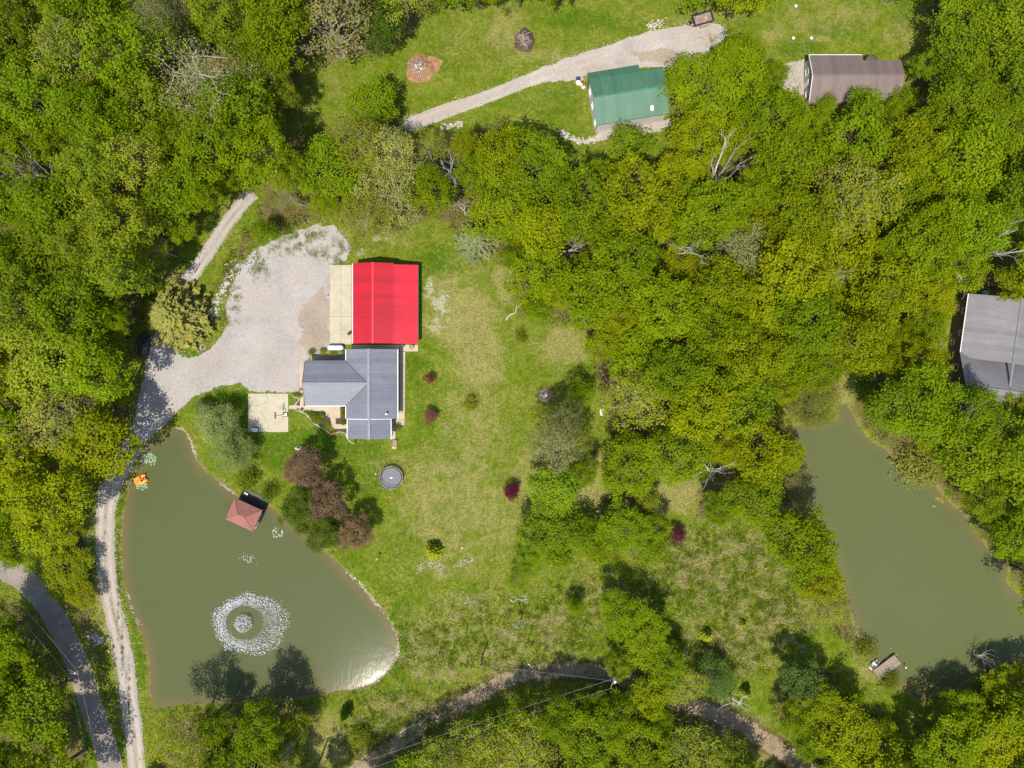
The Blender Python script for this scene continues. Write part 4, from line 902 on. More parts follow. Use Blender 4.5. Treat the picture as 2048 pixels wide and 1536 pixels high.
# ---------------------------------------------------------------- buildings
def slope(name, pts, mat, parent, rib=.27, rh=.035, rw=.06, th=.06):
    """one roof plane of ribbed steel; pts[0]->pts[1] is the eave, seen anticlockwise from above"""
    pts = [Vector(p) for p in pts]; o = pts[0]; u = (pts[1] - o).normalized(); n = (pts[1] - o).cross(pts[2] - o).normalized(); v = n.cross(u)
    p2 = [((p - o).dot(u), (p - o).dot(v)) for p in pts]; mb = MB(); k = len(pts)
    mb.add(pts + [p - n * th for p in pts], [tuple(range(k)), tuple(range(2 * k - 1, k - 1, -1))] + [(i, k + i, k + (i + 1) % k, (i + 1) % k) for i in range(k)])
    L0, L1 = min(p[0] for p in p2), max(p[0] for p in p2); nr = int((L1 - L0) / rib)
    for i in range(nr + 1):
        uu = L0 + .02 + (L1 - L0 - .04) * i / max(nr, 1); vs = []
        for a in range(k):
            (x0, y0), (x1, y1) = p2[a], p2[(a + 1) % k]
            if (x0 - uu) * (x1 - uu) <= 0 and abs(x1 - x0) > 1e-6: vs.append(y0 + (y1 - y0) * (uu - x0) / (x1 - x0))
        if len(vs) < 2 or max(vs) - min(vs) < .15: continue
        a, b = min(vs) + .005, max(vs) - .005
        w = lambda x, y, h: o + u * x + v * y + n * h
        mb.add([w(uu - rw / 2, a, -.01), w(uu + rw / 2, a, -.01), w(uu + rw / 4, a, rh), w(uu - rw / 4, a, rh), w(uu - rw / 2, b, -.01), w(uu + rw / 2, b, -.01), w(uu + rw / 4, b, rh), w(uu - rw / 4, b, rh)],
               [(3, 2, 1, 0), (4, 5, 6, 7), (2, 3, 7, 6), (1, 2, 6, 5), (3, 0, 4, 7)])
    return mb.build(name, mat, parent)
def bar(name, a, b, w, h, mat, parent):
    a, b = Vector(a), Vector(b); d = b - a; mb = MB(); c = (a + b) / 2
    mb.box(c, (d.length, w, h), math.atan2(d.y, d.x), -math.asin(d.z / d.length)); return mb.build(name, mat, parent)
def window(parent, c, w, h, axis, mat='white', out=.04):
    """window in a wall: frame, two panes, sill; axis = wall normal ('x+','x-','y+','y-')"""
    sgn = 1 if axis[1] == '+' else -1; x = axis[0] == 'x'
    def bx(mb, du, dz, su, sz, d, o): mb.box((c[0] + (sgn * o if x else du), c[1] + (du if x else sgn * o), c[2] + dz), (d if x else su, su if x else d, sz))
    f = MB()
    for du, dz, su, sz in ((0, h / 2, w + .12, .07), (0, -h / 2, w + .12, .07), (-w / 2, 0, .07, h - .07), (w / 2, 0, .07, h - .07)): bx(f, du, dz, su, sz, .07, out)
    fo = f.build('window', M[mat], parent)
    for s_ in (-1, 1): g_ = MB(); bx(g_, s_ * w / 4, 0, w / 2 - .06, h - .08, .03, out * .6); g_.build('pane', M['glass'], fo)
    sl_ = MB(); bx(sl_, 0, -h / 2 - .06, w + .2, .05, .12, out + .03); sl_.build('sill', M[mat], fo); return fo
def door(parent, c, w, h, axis, mat='white', out=.04):
    sgn = 1 if axis[1] == '+' else -1; x = axis[0] == 'x'; mb = MB()
    mb.box((c[0] + (sgn * out if x else 0), c[1] + (0 if x else sgn * out), c[2]), (.06 if x else w, w if x else .06, h))
    d = mb.build('door', M[mat], parent); hb = MB(); hb.box((c[0] + (sgn * (out + .06) if x else w * .35), c[1] + (w * .35 if x else sgn * (out + .06)), c[2] - .05), (.05, .05, .12)); hb.build('handle', M['dark_metal'], d); return d

def gable_walls(mb, x0, x1, y0, y1, ze, zr, axis='y'):
    if axis == 'y':
        xm = (x0 + x1) / 2; pr = [(x0, 0), (x1, 0), (x1, ze), (xm, zr), (x0, ze)]
        vs = [(x, y0, z) for x, z in pr] + [(x, y1, z) for x, z in pr]
    else:
        ym = (y0 + y1) / 2; pr = [(y0, 0), (y1, 0), (y1, ze), (ym, zr), (y0, ze)]
        vs = [(x1, y, z) for y, z in pr] + [(x0, y, z) for y, z in pr]
    mb.add(vs, [(0, 1, 2, 3, 4), (9, 8, 7, 6, 5)] + [((i + 1) % 5, i, 5 + i, 5 + (i + 1) % 5) for i in range(5)])

# red roofed pole barn ------------------------------------------------------
B = empty('pole_barn', (-22.7, 14.4, 0)); tag(B, 'long pole barn with bright red ribbed metal roof and lean-to beside the grey roofed house', 'barn')
xl, xr, xs, xe = -28.5 + 22.7, -24.7 + 22.7, -21.15 + 22.7, -16.95 + 22.7; yb, yt = 7.25 - 14.4, 21.6 - 14.4
zl, zr_, zs, ze = 2.65, 3.8, 3.0, 2.15
w = MB(); w.add([(xl + .3, yb + .3, 0), (xs, yb + .3, 0), (xs, yb + .3, zs - .1), (xr, yb + .3, zr_ - .1), (xl + .3, yb + .3, zl), (xl + .3, yt - .3, 0), (xs, yt - .3, 0), (xs, yt - .3, zs - .1), (xr, yt - .3, zr_ - .1), (xl + .3, yt - .3, zl)],
    [(0, 1, 2, 3, 4), (9, 8, 7, 6, 5), (0, 5, 6, 1), (1, 6, 7, 2), (4, 9, 5, 0), (2, 7, 8, 3), (3, 8, 9, 4)])
w.build('wall', M['siding'], B)
lw = MB(); lw.add([(xs, yb + .32, 0), (xe - .3, yb + .32, 0), (xe - .3, yb + .32, ze - .05), (xs, yb + .32, zs - .45), (xs, yt - .32, 0), (xe - .3, yt - .32, 0), (xe - .3, yt - .32, ze - .05), (xs, yt - .32, zs - .45)],
    [(0, 1, 2, 3), (7, 6, 5, 4), (1, 5, 6, 2), (3, 2, 6, 7), (0, 4, 5, 1)]); lw.build('lean_to_wall', M['siding'], B)
slope('roof_panel', [(xl, yt, zl), (xl, yb, zl), (xr, yb, zr_), (xr, yt, zr_)], M['red_roof'], B)
slope('roof_panel', [(xs, yb, zs), (xs, yt, zs), (xr, yt, zr_), (xr, yb, zr_)], M['red_roof'], B)
tag(slope('lean_to_roof', [(xe, yb - .05, ze), (xe, yt - .2, ze), (xs - .05, yt - .2, zs - .12), (xs - .05, yb - .05, zs - .12)], M['red_roof_new'], B), 'brighter newer red lean-to roof')
bar('ridge_cap', (xr, yb - .02, zr_ + .05), (xr, yt + .02, zr_ + .05), .42, .06, M['red_trim'], B)
bar('flashing', (xs - .03, yb - .03, zs + .01), (xs - .03, yt - .1, zs + .01), .12, .06, M['red_roof_new'], B)
bar('gutter', (xe + .06, yb, ze - .08), (xe + .06, yt - .2, ze - .08), .14, .12, M['brown_trim'], B)
bar('gutter', (xl - .05, yb, zl - .08), (xl - .05, yt, zl - .08), .12, .12, M['white'], B)
for y in (-4.4, 0, 4.4):
    d = MB(); d.box((xl + .26, y, 1.2), (.06, 3.0, 2.3)); dd_ = d.build('garage_door', M['white'], B)
    for k in range(5): q = MB(); q.box((xl + .22, y, .3 + .45 * k), (.04, 2.9, .4)); q.build('door_panel', M['white'], dd_)
for y in (-4, 0, 4): window(B, (xe - .3, y, 1.3), 1.1, .8, 'x+')
door(B, (1.5, yb + .3, 1.05), .95, 2.1, 'y-')

# grey roofed house ---------------------------------------------------------
Hs = empty('farm_house', (-25.3, 0, 0)); tag(Hs, 'low L-shaped house with grey ribbed metal roof beside the gravel yard', 'house')
x0, x1 = -29.7 + 25.3, -20.45 + 25.3; ye, yn = -6.2, 6.2; ez, rz_ = 2.8, 4.55
w = MB(); gable_walls(w, x0 + .55, x1 - .55, ye + .3, yn - .3, ez + .12, rz_ - .08); w.build('wall', M['brown_siding'], Hs)
wx0 = -37.0 + 25.3; wy0, wy1 = -3.9, 4.1
w = MB(); gable_walls(w, wx0 + .5, x0 + 1.0, wy0 + .5, wy1 - .5, ez + .12, 4.4, 'x'); w.build('wing_wall', M['tan_siding'], Hs)
slope('roof_panel', [(x0, yn, ez), (x0, ye, ez), (0, ye, rz_), (0, yn, rz_)], M['grey_roof'], Hs, .30)
slope('roof_panel', [(x1, ye, ez), (x1, yn, ez), (0, yn, rz_), (0, ye, rz_)], M['grey_roof'], Hs, .30)
wr_ = 4.48; wym = .09; vx = x0 + (wr_ - ez) / (rz_ - ez) * (0 - x0)
slope('wing_roof', [(wx0, wy0, ez), (x0, wy0, ez), (vx, wym, wr_), (wx0, wym, wr_)], M['grey_roof'], Hs, .30)
slope('wing_roof', [(x0, wy1, ez), (wx0, wy1, ez), (wx0, wym, wr_), (vx, wym, wr_)], M['grey_roof'], Hs, .30)
bar('ridge_cap', (0, ye - .02, rz_ + .05), (0, yn + .02, rz_ + .05), .5, .06, M['grey_trim'], Hs)
bar('ridge_cap', (wx0 - .02, wym, wr_ + .05), (vx, wym, wr_ + .05), .45, .06, M['grey_trim'], Hs)
bar('valley', (x0 + .02, wy0 + .02, ez + .05), (vx, wym, wr_ + .05), .12, .05, M['brown_trim'], Hs)
bar('valley', (x0 + .02, wy1 - .02, ez + .05), (vx, wym, wr_ + .05), .12, .05, M['brown_trim'], Hs)
for a, b in (((x0 - .04, ye, ez), (x0 - .04, wy0 - .06, ez)), ((x1 + .04, ye, ez), (x1 + .04, yn, ez)), ((wx0, wy0 - .05, ez), (x0 - .1, wy0 - .05, ez)), ((wx0, wy1 + .05, ez), (x0 - .1, wy1 + .05, ez)), ((x0 - .04, wy1 + .12, ez), (x0 - .04, yn, ez))):
    bar('gutter', a, b, .12, .12, M['white'] if a[1] != wy1 + .05 else M['brown_trim'], Hs)
for a, b in (((wx0 - .04, wy0, ez), (wx0 - .04, wym, wr_)), ((wx0 - .04, wy1, ez), (wx0 - .04, wym, wr_))): bar('rake_trim', a, b, .09, .14, M['brown_trim'], Hs)
px0, px1, py0 = -29.5 + 25.3, -21.7 + 25.3, -9.8
slope('porch_roof', [(px0, ye - .02, ez - .2), (px0, py0, ez - .2), (0, py0, 4.15), (0, ye - .02, 4.15)], M['grey_roof'], Hs, .30)
slope('porch_roof', [(px1, py0, ez - .2), (px1, ye - .02, ez - .2), (0, ye - .02, 4.15), (0, py0, 4.15)], M['grey_roof'], Hs, .30)
bar('ridge_cap', (0, py0 - .02, 4.2), (0, ye, 4.2), .45, .06, M['grey_trim'], Hs)
bar('flashing', (px0, ye - .06, ez - .13), (-.2, ye - .06, 4.2), .12, .06, M['white'], Hs); bar('flashing', (px1, ye - .06, ez - .13), (.2, ye - .06, 4.2), .12, .06, M['white'], Hs)
bar('gutter', (px1 + .04, py0, ez - .24), (px1 + .04, ye - .05, ez - .24), .12, .12, M['white'], Hs); bar('gutter', (px0 - .04, py0, ez - .24), (px0 - .04, ye - .05, ez - .24), .12, .12, M['white'], Hs)
for x in (px0 + .3, -.1, px1 - .3): q = MB(); q.box((x, py0 + .3, 1.33), (.16, .16, 2.66)); q.build('porch_post', M['white'], Hs)
q = MB(); q.box((0, (py0 + ye) / 2, .07), (px1 - px0 - .2, ye - py0 - .1, .14)); q.build('porch_floor', M['concrete'], Hs)
pc = P(773, 828, 3.9); q = MB(); q.cyl((pc[0] + 25.3, pc[1], 3.3), .13, .75, 12); q.lathe((pc[0] + 25.3, pc[1], 4.05), [(.2, 0), (.2, .05), (.06, .16)], 12); q.build('vent_pipe', M['white'], Hs)
for y in (-4, -1, 2.2, 4.8): window(Hs, (x1 - .55, y, 1.6), 1.2, 1.1, 'x+')
for x in (-10.2, -7.4, -5.2): window(Hs, (x, wy0 + .5, 1.6), 1.3, 1.2, 'y-')
door(Hs, (-6.3, wy0 + .5, 1.12), .95, 2.1, 'y-'); window(Hs, (wx0 + .5, .1, 1.6), 1.4, 1.2, 'x-'); window(Hs, (-8.5, wy1 - .5, 1.6), 1.3, 1.1, 'y+')
door(Hs, (-2.2, ye + .3, 1.15), .95, 2.1, 'y-')

# green roofed barn ---------------------------------------------------------
gx0, gy0, _ = P(1193.5, 250, 4.9); ga = R(9.4)
G = empty('steel_barn', (gx0, gy0, 0), ga); tag(G, 'pale steel barn with green ribbed metal roof beside the far gravel drive', 'barn')
L = 12.9; yr, ybk, yl_ = 4.3, 8.0, 9.55; z1, z2, z3, z4 = 4.9, 6.6, 5.25, 4.2
w = MB(); w.add([(.25, .3, 0), (.25, ybk, 0), (.25, ybk, z3 - .1), (.25, yr, z2 - .1), (.25, .3, z1), (L - .25, .3, 0), (L - .25, ybk, 0), (L - .25, ybk, z3 - .1), (L - .25, yr, z2 - .1), (L - .25, .3, z1)],
   [(4, 3, 2, 1, 0), (5, 6, 7, 8, 9), (0, 5, 9, 4), (1, 2, 7, 6), (4, 9, 8, 3), (3, 8, 7, 2)]); w.build('wall', M['siding'], G)
w = MB(); w.add([(.3, ybk, 0), (.3, yl_ - .2, 0), (.3, yl_ - .2, z4 - .08), (.3, ybk, z3 - .2), (9.0, ybk, 0), (9.0, yl_ - .2, 0), (9.0, yl_ - .2, z4 - .08), (9.0, ybk, z3 - .2)],
   [(3, 2, 1, 0), (4, 5, 6, 7), (1, 2, 6, 5), (2, 3, 7, 6)]); w.build('lean_to_wall', M['brown_siding'], G)
slope('roof_panel', [(0, 0, z1), (L, 0, z1), (L, yr, z2), (0, yr, z2)], M['green_roof'], G, .26)
slope('roof_panel', [(L, ybk, z3), (0, ybk, z3), (0, yr, z2), (L, yr, z2)], M['green_roof'], G, .26)
slope('lean_to_roof', [(9.1, yl_, z4), (0, yl_, z4), (0, ybk - .05, z3 - .06), (9.1, ybk - .05, z3 - .06)], M['green_roof'], G, .26)
bar('ridge_cap', (0, yr, z2 + .04), (L, yr, z2 + .04), .3, .05, M['green_trim'], G)
for a, b in (((-.03, 0, z1), (-.03, yr, z2)), ((-.03, ybk, z3), (-.03, yr, z2)), ((-.03, yl_, z4), (-.03, ybk, z3 - .06))): bar('rake_trim', a, b, .1, .18, M['green_trim'], G)
q = MB(); q.tube([(.14, .2, 4.85), (.14, .2, .1)], .07, 6); q.build('downspout', M['green_trim'], G)
bar('gutter', (0, -.05, z1 - .05), (L, -.05, z1 - .05), .1, .12, M['green_trim'], G)
q = MB(); q.box((9.9, 1.15, z1 + .62), (.5, .85, .3), 0, 0, R(21)); q.build('roof_vent', M['white'], G)
for y in (1.2, 4.3, 6.8): window(G, (.25, y, 2.6), .9, .9, 'x-')
q = MB(); q.box((10.9, ybk + .03, 1.6), (2.6, .06, 3.2)); q.build('sliding_door', M['siding'], G)

# brown roofed building -----------------------------------------------------
bx0, by0, _ = P(1618, 206, 3.0)
K = empty('workshop', (bx0, by0, 0)); tag(K, 'long workshop with brown ribbed metal roof at the top lawn', 'building')
bl = P(1800, 0, 3.0)[0] - bx0; by_r = P(0, 150, 4.6)[1] - by0; by_t = P(0, 109, 3.2)[1] - by0; by_t2 = P(0, 121, 3.4)[1] - by0; bxm = P(1724, 0, 3.0)[0] - bx0; by_b2 = P(0, 187, 3.4)[1] - by0
w = MB(); w.add([(.3, .3, 0), (.3, by_t - .3, 0), (.3, by_t - .3, 2.95), (.3, by_r, 4.5), (.3, .3, 2.95), (bxm, .3, 0), (bxm, by_t - .3, 0), (bxm, by_t - .3, 2.95), (bxm, by_r, 4.5), (bxm, .3, 2.95)],
   [(4, 3, 2, 1, 0), (5, 6, 7, 8, 9), (0, 5, 9, 4), (1, 2, 7, 6), (4, 9, 8, 3), (3, 8, 7, 2)]); w.build('wall', M['tan_siding'], K)
w = MB(); w.box(((bxm + bl) / 2, (by_b2 + by_t2) / 2, 1.6), (bl - bxm - .4, by_t2 - by_b2 - .5, 3.2)); w.build('annex_wall', M['tan_siding'], K)
zq = 3.0; sl1 = 1.6 / by_r; sl2 = 1.6 / (by_t - by_r)
slope('roof_panel', [(0, 0, zq), (bxm, 0, zq), (bxm, by_r, 4.6), (0, by_r, 4.6)], M['brown_roof'], K, .24)
slope('roof_panel', [(bxm, by_t, zq), (0, by_t, zq), (0, by_r, 4.6), (bxm, by_r, 4.6)], M['brown_roof'], K, .24)
slope('annex_roof', [(bxm, by_b2, 4.6 - sl1 * (by_r - by_b2)), (bl, by_b2, 4.6 - sl1 * (by_r - by_b2)), (bl, by_r, 4.6), (bxm, by_r, 4.6)], M['brown_roof'], K, .24)
slope('annex_roof', [(bl, by_t2, 4.6 - sl2 * (by_t2 - by_r)), (bxm, by_t2, 4.6 - sl2 * (by_t2 - by_r)), (bxm, by_r, 4.6), (bl, by_r, 4.6)], M['brown_roof'], K, .24)
bar('ridge_cap', (0, by_r, 4.65), (bl, by_r, 4.65), .32, .05, M['brown_roof'], K)
bar('gutter', (0, by_t + .05, zq - .05), (bxm, by_t + .05, zq - .05), .1, .1, M['white'], K); bar('rake_trim', (-.03, by_t, zq), (-.03, by_r, 4.6), .08, .14, M['white'], K); bar('rake_trim', (-.03, 0, zq), (-.03, by_r, 4.6), .08, .14, M['white'], K)
for y in (2.2, 6.2): window(K, (.3, y, 1.6), 1.0, 1.0, 'x-')
door(K, (.3, 4.2, 1.05), .95, 2.1, 'x-')
tx, ty, _ = P(1744, 121, 2.2); T = empty('water_cistern', (tx, ty, 0)); tag(T, 'round brown water cistern against the workshop wall', 'tank')
q = MB(); q.lathe((0, 0, 0), [(1.12, 0), (1.12, 2.0), (1.05, 2.15)], 24); q.build('tank_body', M['brown_roof'], T)
q = MB(); q.lathe((0, 0, 2.15), [(1.15, 0), (1.1, .06), (.5, .25), (.12, .3)], 24); q.build('tank_lid', M['brown_trim'], T, True)

# grey roofed house on the right --------------------------------------------
ex, ey, _ = P(1921.5, 703.8, 4.6); ea = R(-8)
E = empty('neighbour_house', (ex, ey, 0), ea); tag(E, 'two storey house with weathered grey metal roof beside the big woods', 'house')
NL = 10.4; NW = 15.5; er, erz = 7.75, 7.0      # north wing: ridge runs north-south
w = MB(); gable_walls(w, .5, NW - .5, -.5, NL - .3, 4.55, 6.8); w.build('wall', M['brown_siding'], E)
slope('roof_panel', [(0, NL, 4.55), (0, -1, 4.55), (er, -1, erz), (er, NL, erz)], M['pale_roof'], E, .3)
slope('roof_panel', [(NW, -1, 4.55), (NW, NL, 4.55), (er, NL, erz), (er, -1, erz)], M['pale_roof'], E, .3)
SW = 12.0; w = MB(); gable_walls(w, -.2 + .5, NW - .7, -SW + .5, -.55, 4.55, 7.3, 'x'); w.build('south_wall', M['brown_siding'], E)
slope('south_roof', [(NW - .1, 0, 4.55), (-.15, 0, 4.55), (-.15, -SW / 2, 7.5), (NW - .1, -SW / 2, 7.5)], M['pale_roof'], E, .3)
slope('south_roof', [(-.15, -SW, 4.55), (NW - .1, -SW, 4.55), (NW - .1, -SW / 2, 7.5), (-.15, -SW / 2, 7.5)], M['pale_roof'], E, .3)
bar('ridge_cap', (er, -5, erz + .05), (er, NL, erz + .05), .4, .06, M['pale_roof'], E); bar('ridge_cap', (-.15, -SW / 2, 7.55), (NW - .1, -SW / 2, 7.55), .4, .06, M['pale_roof'], E)
bar('gutter', (-.06, -.2, 4.5), (-.06, NL, 4.5), .12, .12, M['white'], E)
for y in (7.6, 3.6, -2.6, -6.2): window(E, (.5 if y > -1 else .3, y, 3.3), 1.0, 1.3, 'x-')
for y in (8.4, 2.0): window(E, (.5, y, 1.2), .9, .9, 'x-')
ux, uy, _ = P(1966, 588); AC = empty('heat_pump', (ux, uy, 0), ea); tag(AC, 'small white heat pump unit behind the weathered grey roofed house', 'heat pump')
q = MB(); q.box((0, 0, .45), (.9, .9, .9)); q.build('case', M['siding'], AC); q = MB(); q.ring((0, 0, .91), .34, .03, 20); q.build('fan_guard', M['dark_metal'], AC)

# boathouse on the pond -----------------------------------------------------
cx, cy, _ = P(486.5, 1030, 2.7); bh = empty('boathouse', (cx, cy, -.35), R(-24.5)); tag(bh, 'open boathouse with red-brown hipped shingle roof standing in the fountain pond', 'boathouse')
a_, b_ = 2.72, 2.08; ezz = 2.75; pk = 4.1; rdg = .62
q = MB(); q.add([(-a_, -b_, ezz), (a_, -b_, ezz), (a_, b_, ezz), (-a_, b_, ezz), (-rdg, 0, pk), (rdg, 0, pk)], [(0, 1, 5, 4), (1, 2, 5), (2, 3, 4, 5), (3, 0, 4), (3, 2, 1, 0)]); q.build('roof', M['shingle'], bh)
for r_, (p0, p1, p2, p3) in enumerate((((-a_, -b_), (a_, -b_), (rdg, 0), (-rdg, 0)), ((a_, -b_), (a_, b_), (rdg, 0), (rdg, 0)), ((a_, b_), (-a_, b_), (-rdg, 0), (rdg, 0)), ((-a_, b_), (-a_, -b_), (-rdg, 0), (-rdg, 0)))):
    q = MB()                                                # shingle courses, each lapping the one below
    for k in range(14):
        t0, t1 = k / 14, (k + 1.12) / 14; t1 = min(t1, 1)
        f = lambda A, Bq, t, dz: (A[0] + (Bq[0] - A[0]) * t, A[1] + (Bq[1] - A[1]) * t, ezz + (pk - ezz) * t + dz)
        q.add([f(p0, p3, t0, .045), f(p1, p2, t0, .045), f(p1, p2, t1, .014), f(p0, p3, t1, .014), f(p0, p3, t0, .004), f(p1, p2, t0, .004)], [(0, 1, 2, 3), (4, 5, 1, 0)])
    q.build('shingle_course', M['shingle'], bh)
for p0, p1 in (((-a_, -b_), (-rdg, 0)), ((a_, -b_), (rdg, 0)), ((a_, b_), (rdg, 0)), ((-a_, b_), (-rdg, 0))): bar('hip_cap', (*p0, ezz + .05), (*p1, pk + .04), .16, .05, M['shingle'], bh)
for sx_ in (-1, 1):
    for sy_ in (-1, 1): q = MB(); q.box((sx_ * (a_ - .45), sy_ * (b_ - .4), .95), (.16, .16, 3.6)); q.build('post', M['wood_b'], bh)
q = MB(); q.box((0, -.3, .42), (5.0, 3.9, .1)); q.build('floor_frame', M['wood_b'], bh)
for sx_ in (-1, 1): bar('railing', (sx_ * (a_ - .45), -b_ + .5, 1.4), (sx_ * (a_ - .45), b_ - .5, 1.4), .07, .09, M['wood_b'], bh)
bar('railing', (-a_ + .5, b_ - .42, 1.4), (a_ - .5, b_ - .42, 1.4), .07, .09, M['wood_b'], bh)
for k in range(12): q = MB(); q.box((-2.45 + k * .445, 2.35, .50), (.415, 2.9, .05)); q.build('deck_plank', M['black'], bh)
for x, y in ((-2.4, 3.6), (2.4, 3.6), (-2.4, 2.2), (2.4, 2.2)): q = MB(); q.box((x, y, .05), (.14, .14, .85)); q.build('deck_post', M['wood_b'], bh)
for x in (-1.9, -1.5): q = MB(); q.box((x, 3.0, .75), (.3, .35, .45), .2); q.build('storage_box', M['white'], bh)

# ---------------------------------------------------------------- concrete and paving
def slabs(name, label, rects, mat, h=.09, gap=.03):
    """paved area: each poured slab is a piece of its own on a thin dark bed"""
    base = MB()
    for a, b, c_, d_ in rects:
        p0, p1 = P(a, d_), P(c_, b); base.box(((p0[0] + p1[0]) / 2, (p0[1] + p1[1]) / 2, .015), (p1[0] - p0[0] - .004, p1[1] - p0[1] - .004, .03))
    o = base.build(name, M['crack']); tag(o, kind='structure')
    for i, (a, b, c_, d_) in enumerate(rects):
        p0, p1 = P(a, d_), P(c_, b); q = MB(); q.box(((p0[0] + p1[0]) / 2, (p0[1] + p1[1]) / 2, .03 + h / 2 + (i % 3) * .004), (p1[0] - p0[0] - gap, p1[1] - p0[1] - gap, h)); q.build('slab', mat, o)
    return o
slabs('barn_apron', '', [(660 + 22 * i, y0_, 682 + 22 * i, y1_) for i in (0, 1) for y0_, y1_ in ((530, 570), (570, 633), (633, 668), (668, 689))], M['concrete'])
slabs('breezeway', '', [(704, 689.5, 752, 699.5), (752, 689.5, 799.5, 699.5)], M['concrete'], .06)
slabs('barn_pad', '', [(800, 689.5, 818, 703), (818, 689.5, 836.5, 703)], M['walk'])
slabs('sidewalk', '', [(799, 704 + 13.5 * k, 811 - k * .15, 717.5 + 13.5 * k) for k in range(9)] + [(790.5, 825.5, 809.6, 838), (790.5, 838, 809.4, 850), (780, 850, 791, 879)], M['walk'])
slabs('side_path', '', [(784, 880, 793, 898)], M['walk'], .05)
slabs('court', '', [(497, 787, 577, 864)], M['concrete'], .1)
def crack(pts, w=.05):
    c_ = catmull(PXY(pts), 6); c_ = c_ + np.random.default_rng(2).normal(size=c_.shape) * .04
    return tag(sheet('crack', strip(c_, w), .138, M['crack']), kind='structure')
crack([(499,806),(515,812),(530,806),(536,797),(534,790)]); crack([(526,812),(524,825),(533,840),(537,852),(539,862)])
walk = [(600,727),(607.5,727),(607.5,812.7),(681,812.7),(681,835.6),(671.6,836.5),(671.6,848),(695,848.8),(695,857.5),(670,857.5),(663,851.4),(661,834.7),(652,831),(649.6,822.4),(610,820.6),(600,815)]
q = MB(); q.prism(PXY(walk), .0, .085); tag(q.build('front_walk', M['walk']), kind='structure')
q = MB(); q.prism(PXY([(578,811),(592,810),(604,813),(609,822),(600,824),(590,818),(578,818)]), 0, .05); tag(q.build('stepping_path', M['walk']), kind='structure')
def bed(poly, seed=20): return tag(sheet('garden_bed', ragged(PXY(poly), .06, .2, seed), .02, M['mulch']), kind='structure')
bed([(604,822),(613,828),(626,844),(640,852),(654,862),(662,858),(662.5,837),(652,832.5),(650,823),(622,821.8)]); bed([(671.8,836.8),(695,836.8),(695,848),(671.8,848)], 21)
bed([(666,858.2),(695,858.2),(695,876),(688,866),(680,864),(670,867)], 22); bed([(681.5,813),(690,813),(690,836),(681.5,836)], 23); bed([(592,799),(605,799),(605,812),(594,811)], 24)
tag(sheet('rock_bed', ragged(PXY([(621,698),(690,697),(690,722),(623,722),(620,708)]), .12, .2, 25), .026, M['gravel_lane']), kind='structure')
def stone_line(pts, n, lab, seed, lo=.09, hi=.15): return stones('edging_stones', px_line(pts, n, .03, seed), lo, hi, M['stone'], lab, seed, cat='edging')
stone_line([(592,812),(598,822),(607,826),(615,831),(622,840),(631,848),(642,855),(652,861),(660,867),(668,869),(677,864),(688,865),(694,872),(697,877)], 210, 'curved stone edging of the front garden bed', 31)
stone_line([(586,781),(592,786),(588,794),(597,797),(595,804),(588,811)], 70, 'looped stone edging beside the house corner', 32)
stone_line([(695,878),(703,885),(710,886),(718,882)], 40, 'short stone edging at the porch corner', 33)
stone_line([(620,700),(640,697),(650,699)], 40, 'stone edging by the gas tank', 34, .1, .18)
PL = [(632,838,11,1.0,C_MID,'big rounded green shrub in the middle of the front garden bed'),(612,824,5,.6,C_FRESH,'low green plant at the start of the front garden bed'),(643,828,6,.6,(.12,.19,.05),'grey-green perennial by the front walk'),(622,826,5,.5,(.10,.17,.06),'small blue-green plant in the front garden bed'),(646,832,5,.5,C_YEL,'small yellow-green plant by the front walk bend'),(655,850,7,.7,C_FRESH,'green shrub at the far end of the front garden bed'),(649,853,6,.6,C_MID,'green shrub along the curved stone edging'),(685,818,5,.8,C_FRESH,'green shrub beside the house wall by the walk'),(686,829,5,.8,C_YEL,'yellowish shrub beside the house wall by the walk'),(687,846,5,.6,C_MID,'green plant in the square bed by the porch'),(692,863,5,.7,C_MID,'green plant beside the porch'),(599,791,6,.6,C_FRESH,'green shrub in the looped edging'),(591,789,5,.5,C_MID,'round shrub inside the ring of edging stones'),(668,866,3.5,.5,(.6,.35,.01),'yellow flowering plant on the curved edging'),(797,853,8,.9,(.12,.15,.07),'grey-green bush at the end of the sidewalk'),(624,704,7,.9,C_MID,'first green shrub in the rock bed behind the wing'),(645,705,9,1.0,C_YEL,'yellow-green shrub in the rock bed behind the wing'),(667,704,10,1.0,C_FRESH,'wide fresh green shrub in the rock bed behind the gas tank'),(686,703,6,.8,C_FRESH,'small shrub at the rock bed end by the house'),(711,883,5,.5,C_MID,'small plant in the porch corner edging'),(656,788,0,0,C_MID,'')]
for i, (x, y, r_, h, c_, lab) in enumerate(PL):
    if r_: place('shrub', x, y, r_ * .72, h, c_, 'garden_shrub', lab, 'shrub', var=i)
# ---------------------------------------------------------------- things about the place
def thing(name, px, py, label, cat, rz=0., z=0., zp=0., group=None):
    x, y, _ = P(px, py, zp); return tag(empty(name, (x, y, z), rz), label, cat, group)
# gas tank
t = thing('gas_tank', 671, 695, 'white horizontal propane tank beside the house and barn apron', 'tank', zp=.8)
q = MB(); prof = [(-1.45, .02), (-1.43, .18), (-1.33, .34), (-1.15, .45), (-.95, .48), (.95, .48), (1.15, .45), (1.33, .34), (1.43, .18), (1.45, .02)]
q.tube([(x, 0, .75) for x, _ in prof], [r for _, r in prof], 20); q.build('vessel', M['white'], t, True)
q = MB(); q.lathe((0, 0, 1.2), [(.22, 0), (.22, .14), (.12, .2)], 16); q.build('valve_dome', M['white'], t)
for x in (-.9, .9): q = MB(); q.box((x, 0, .18), (.2, .7, .36)); q.build('leg', M['stone'], t)
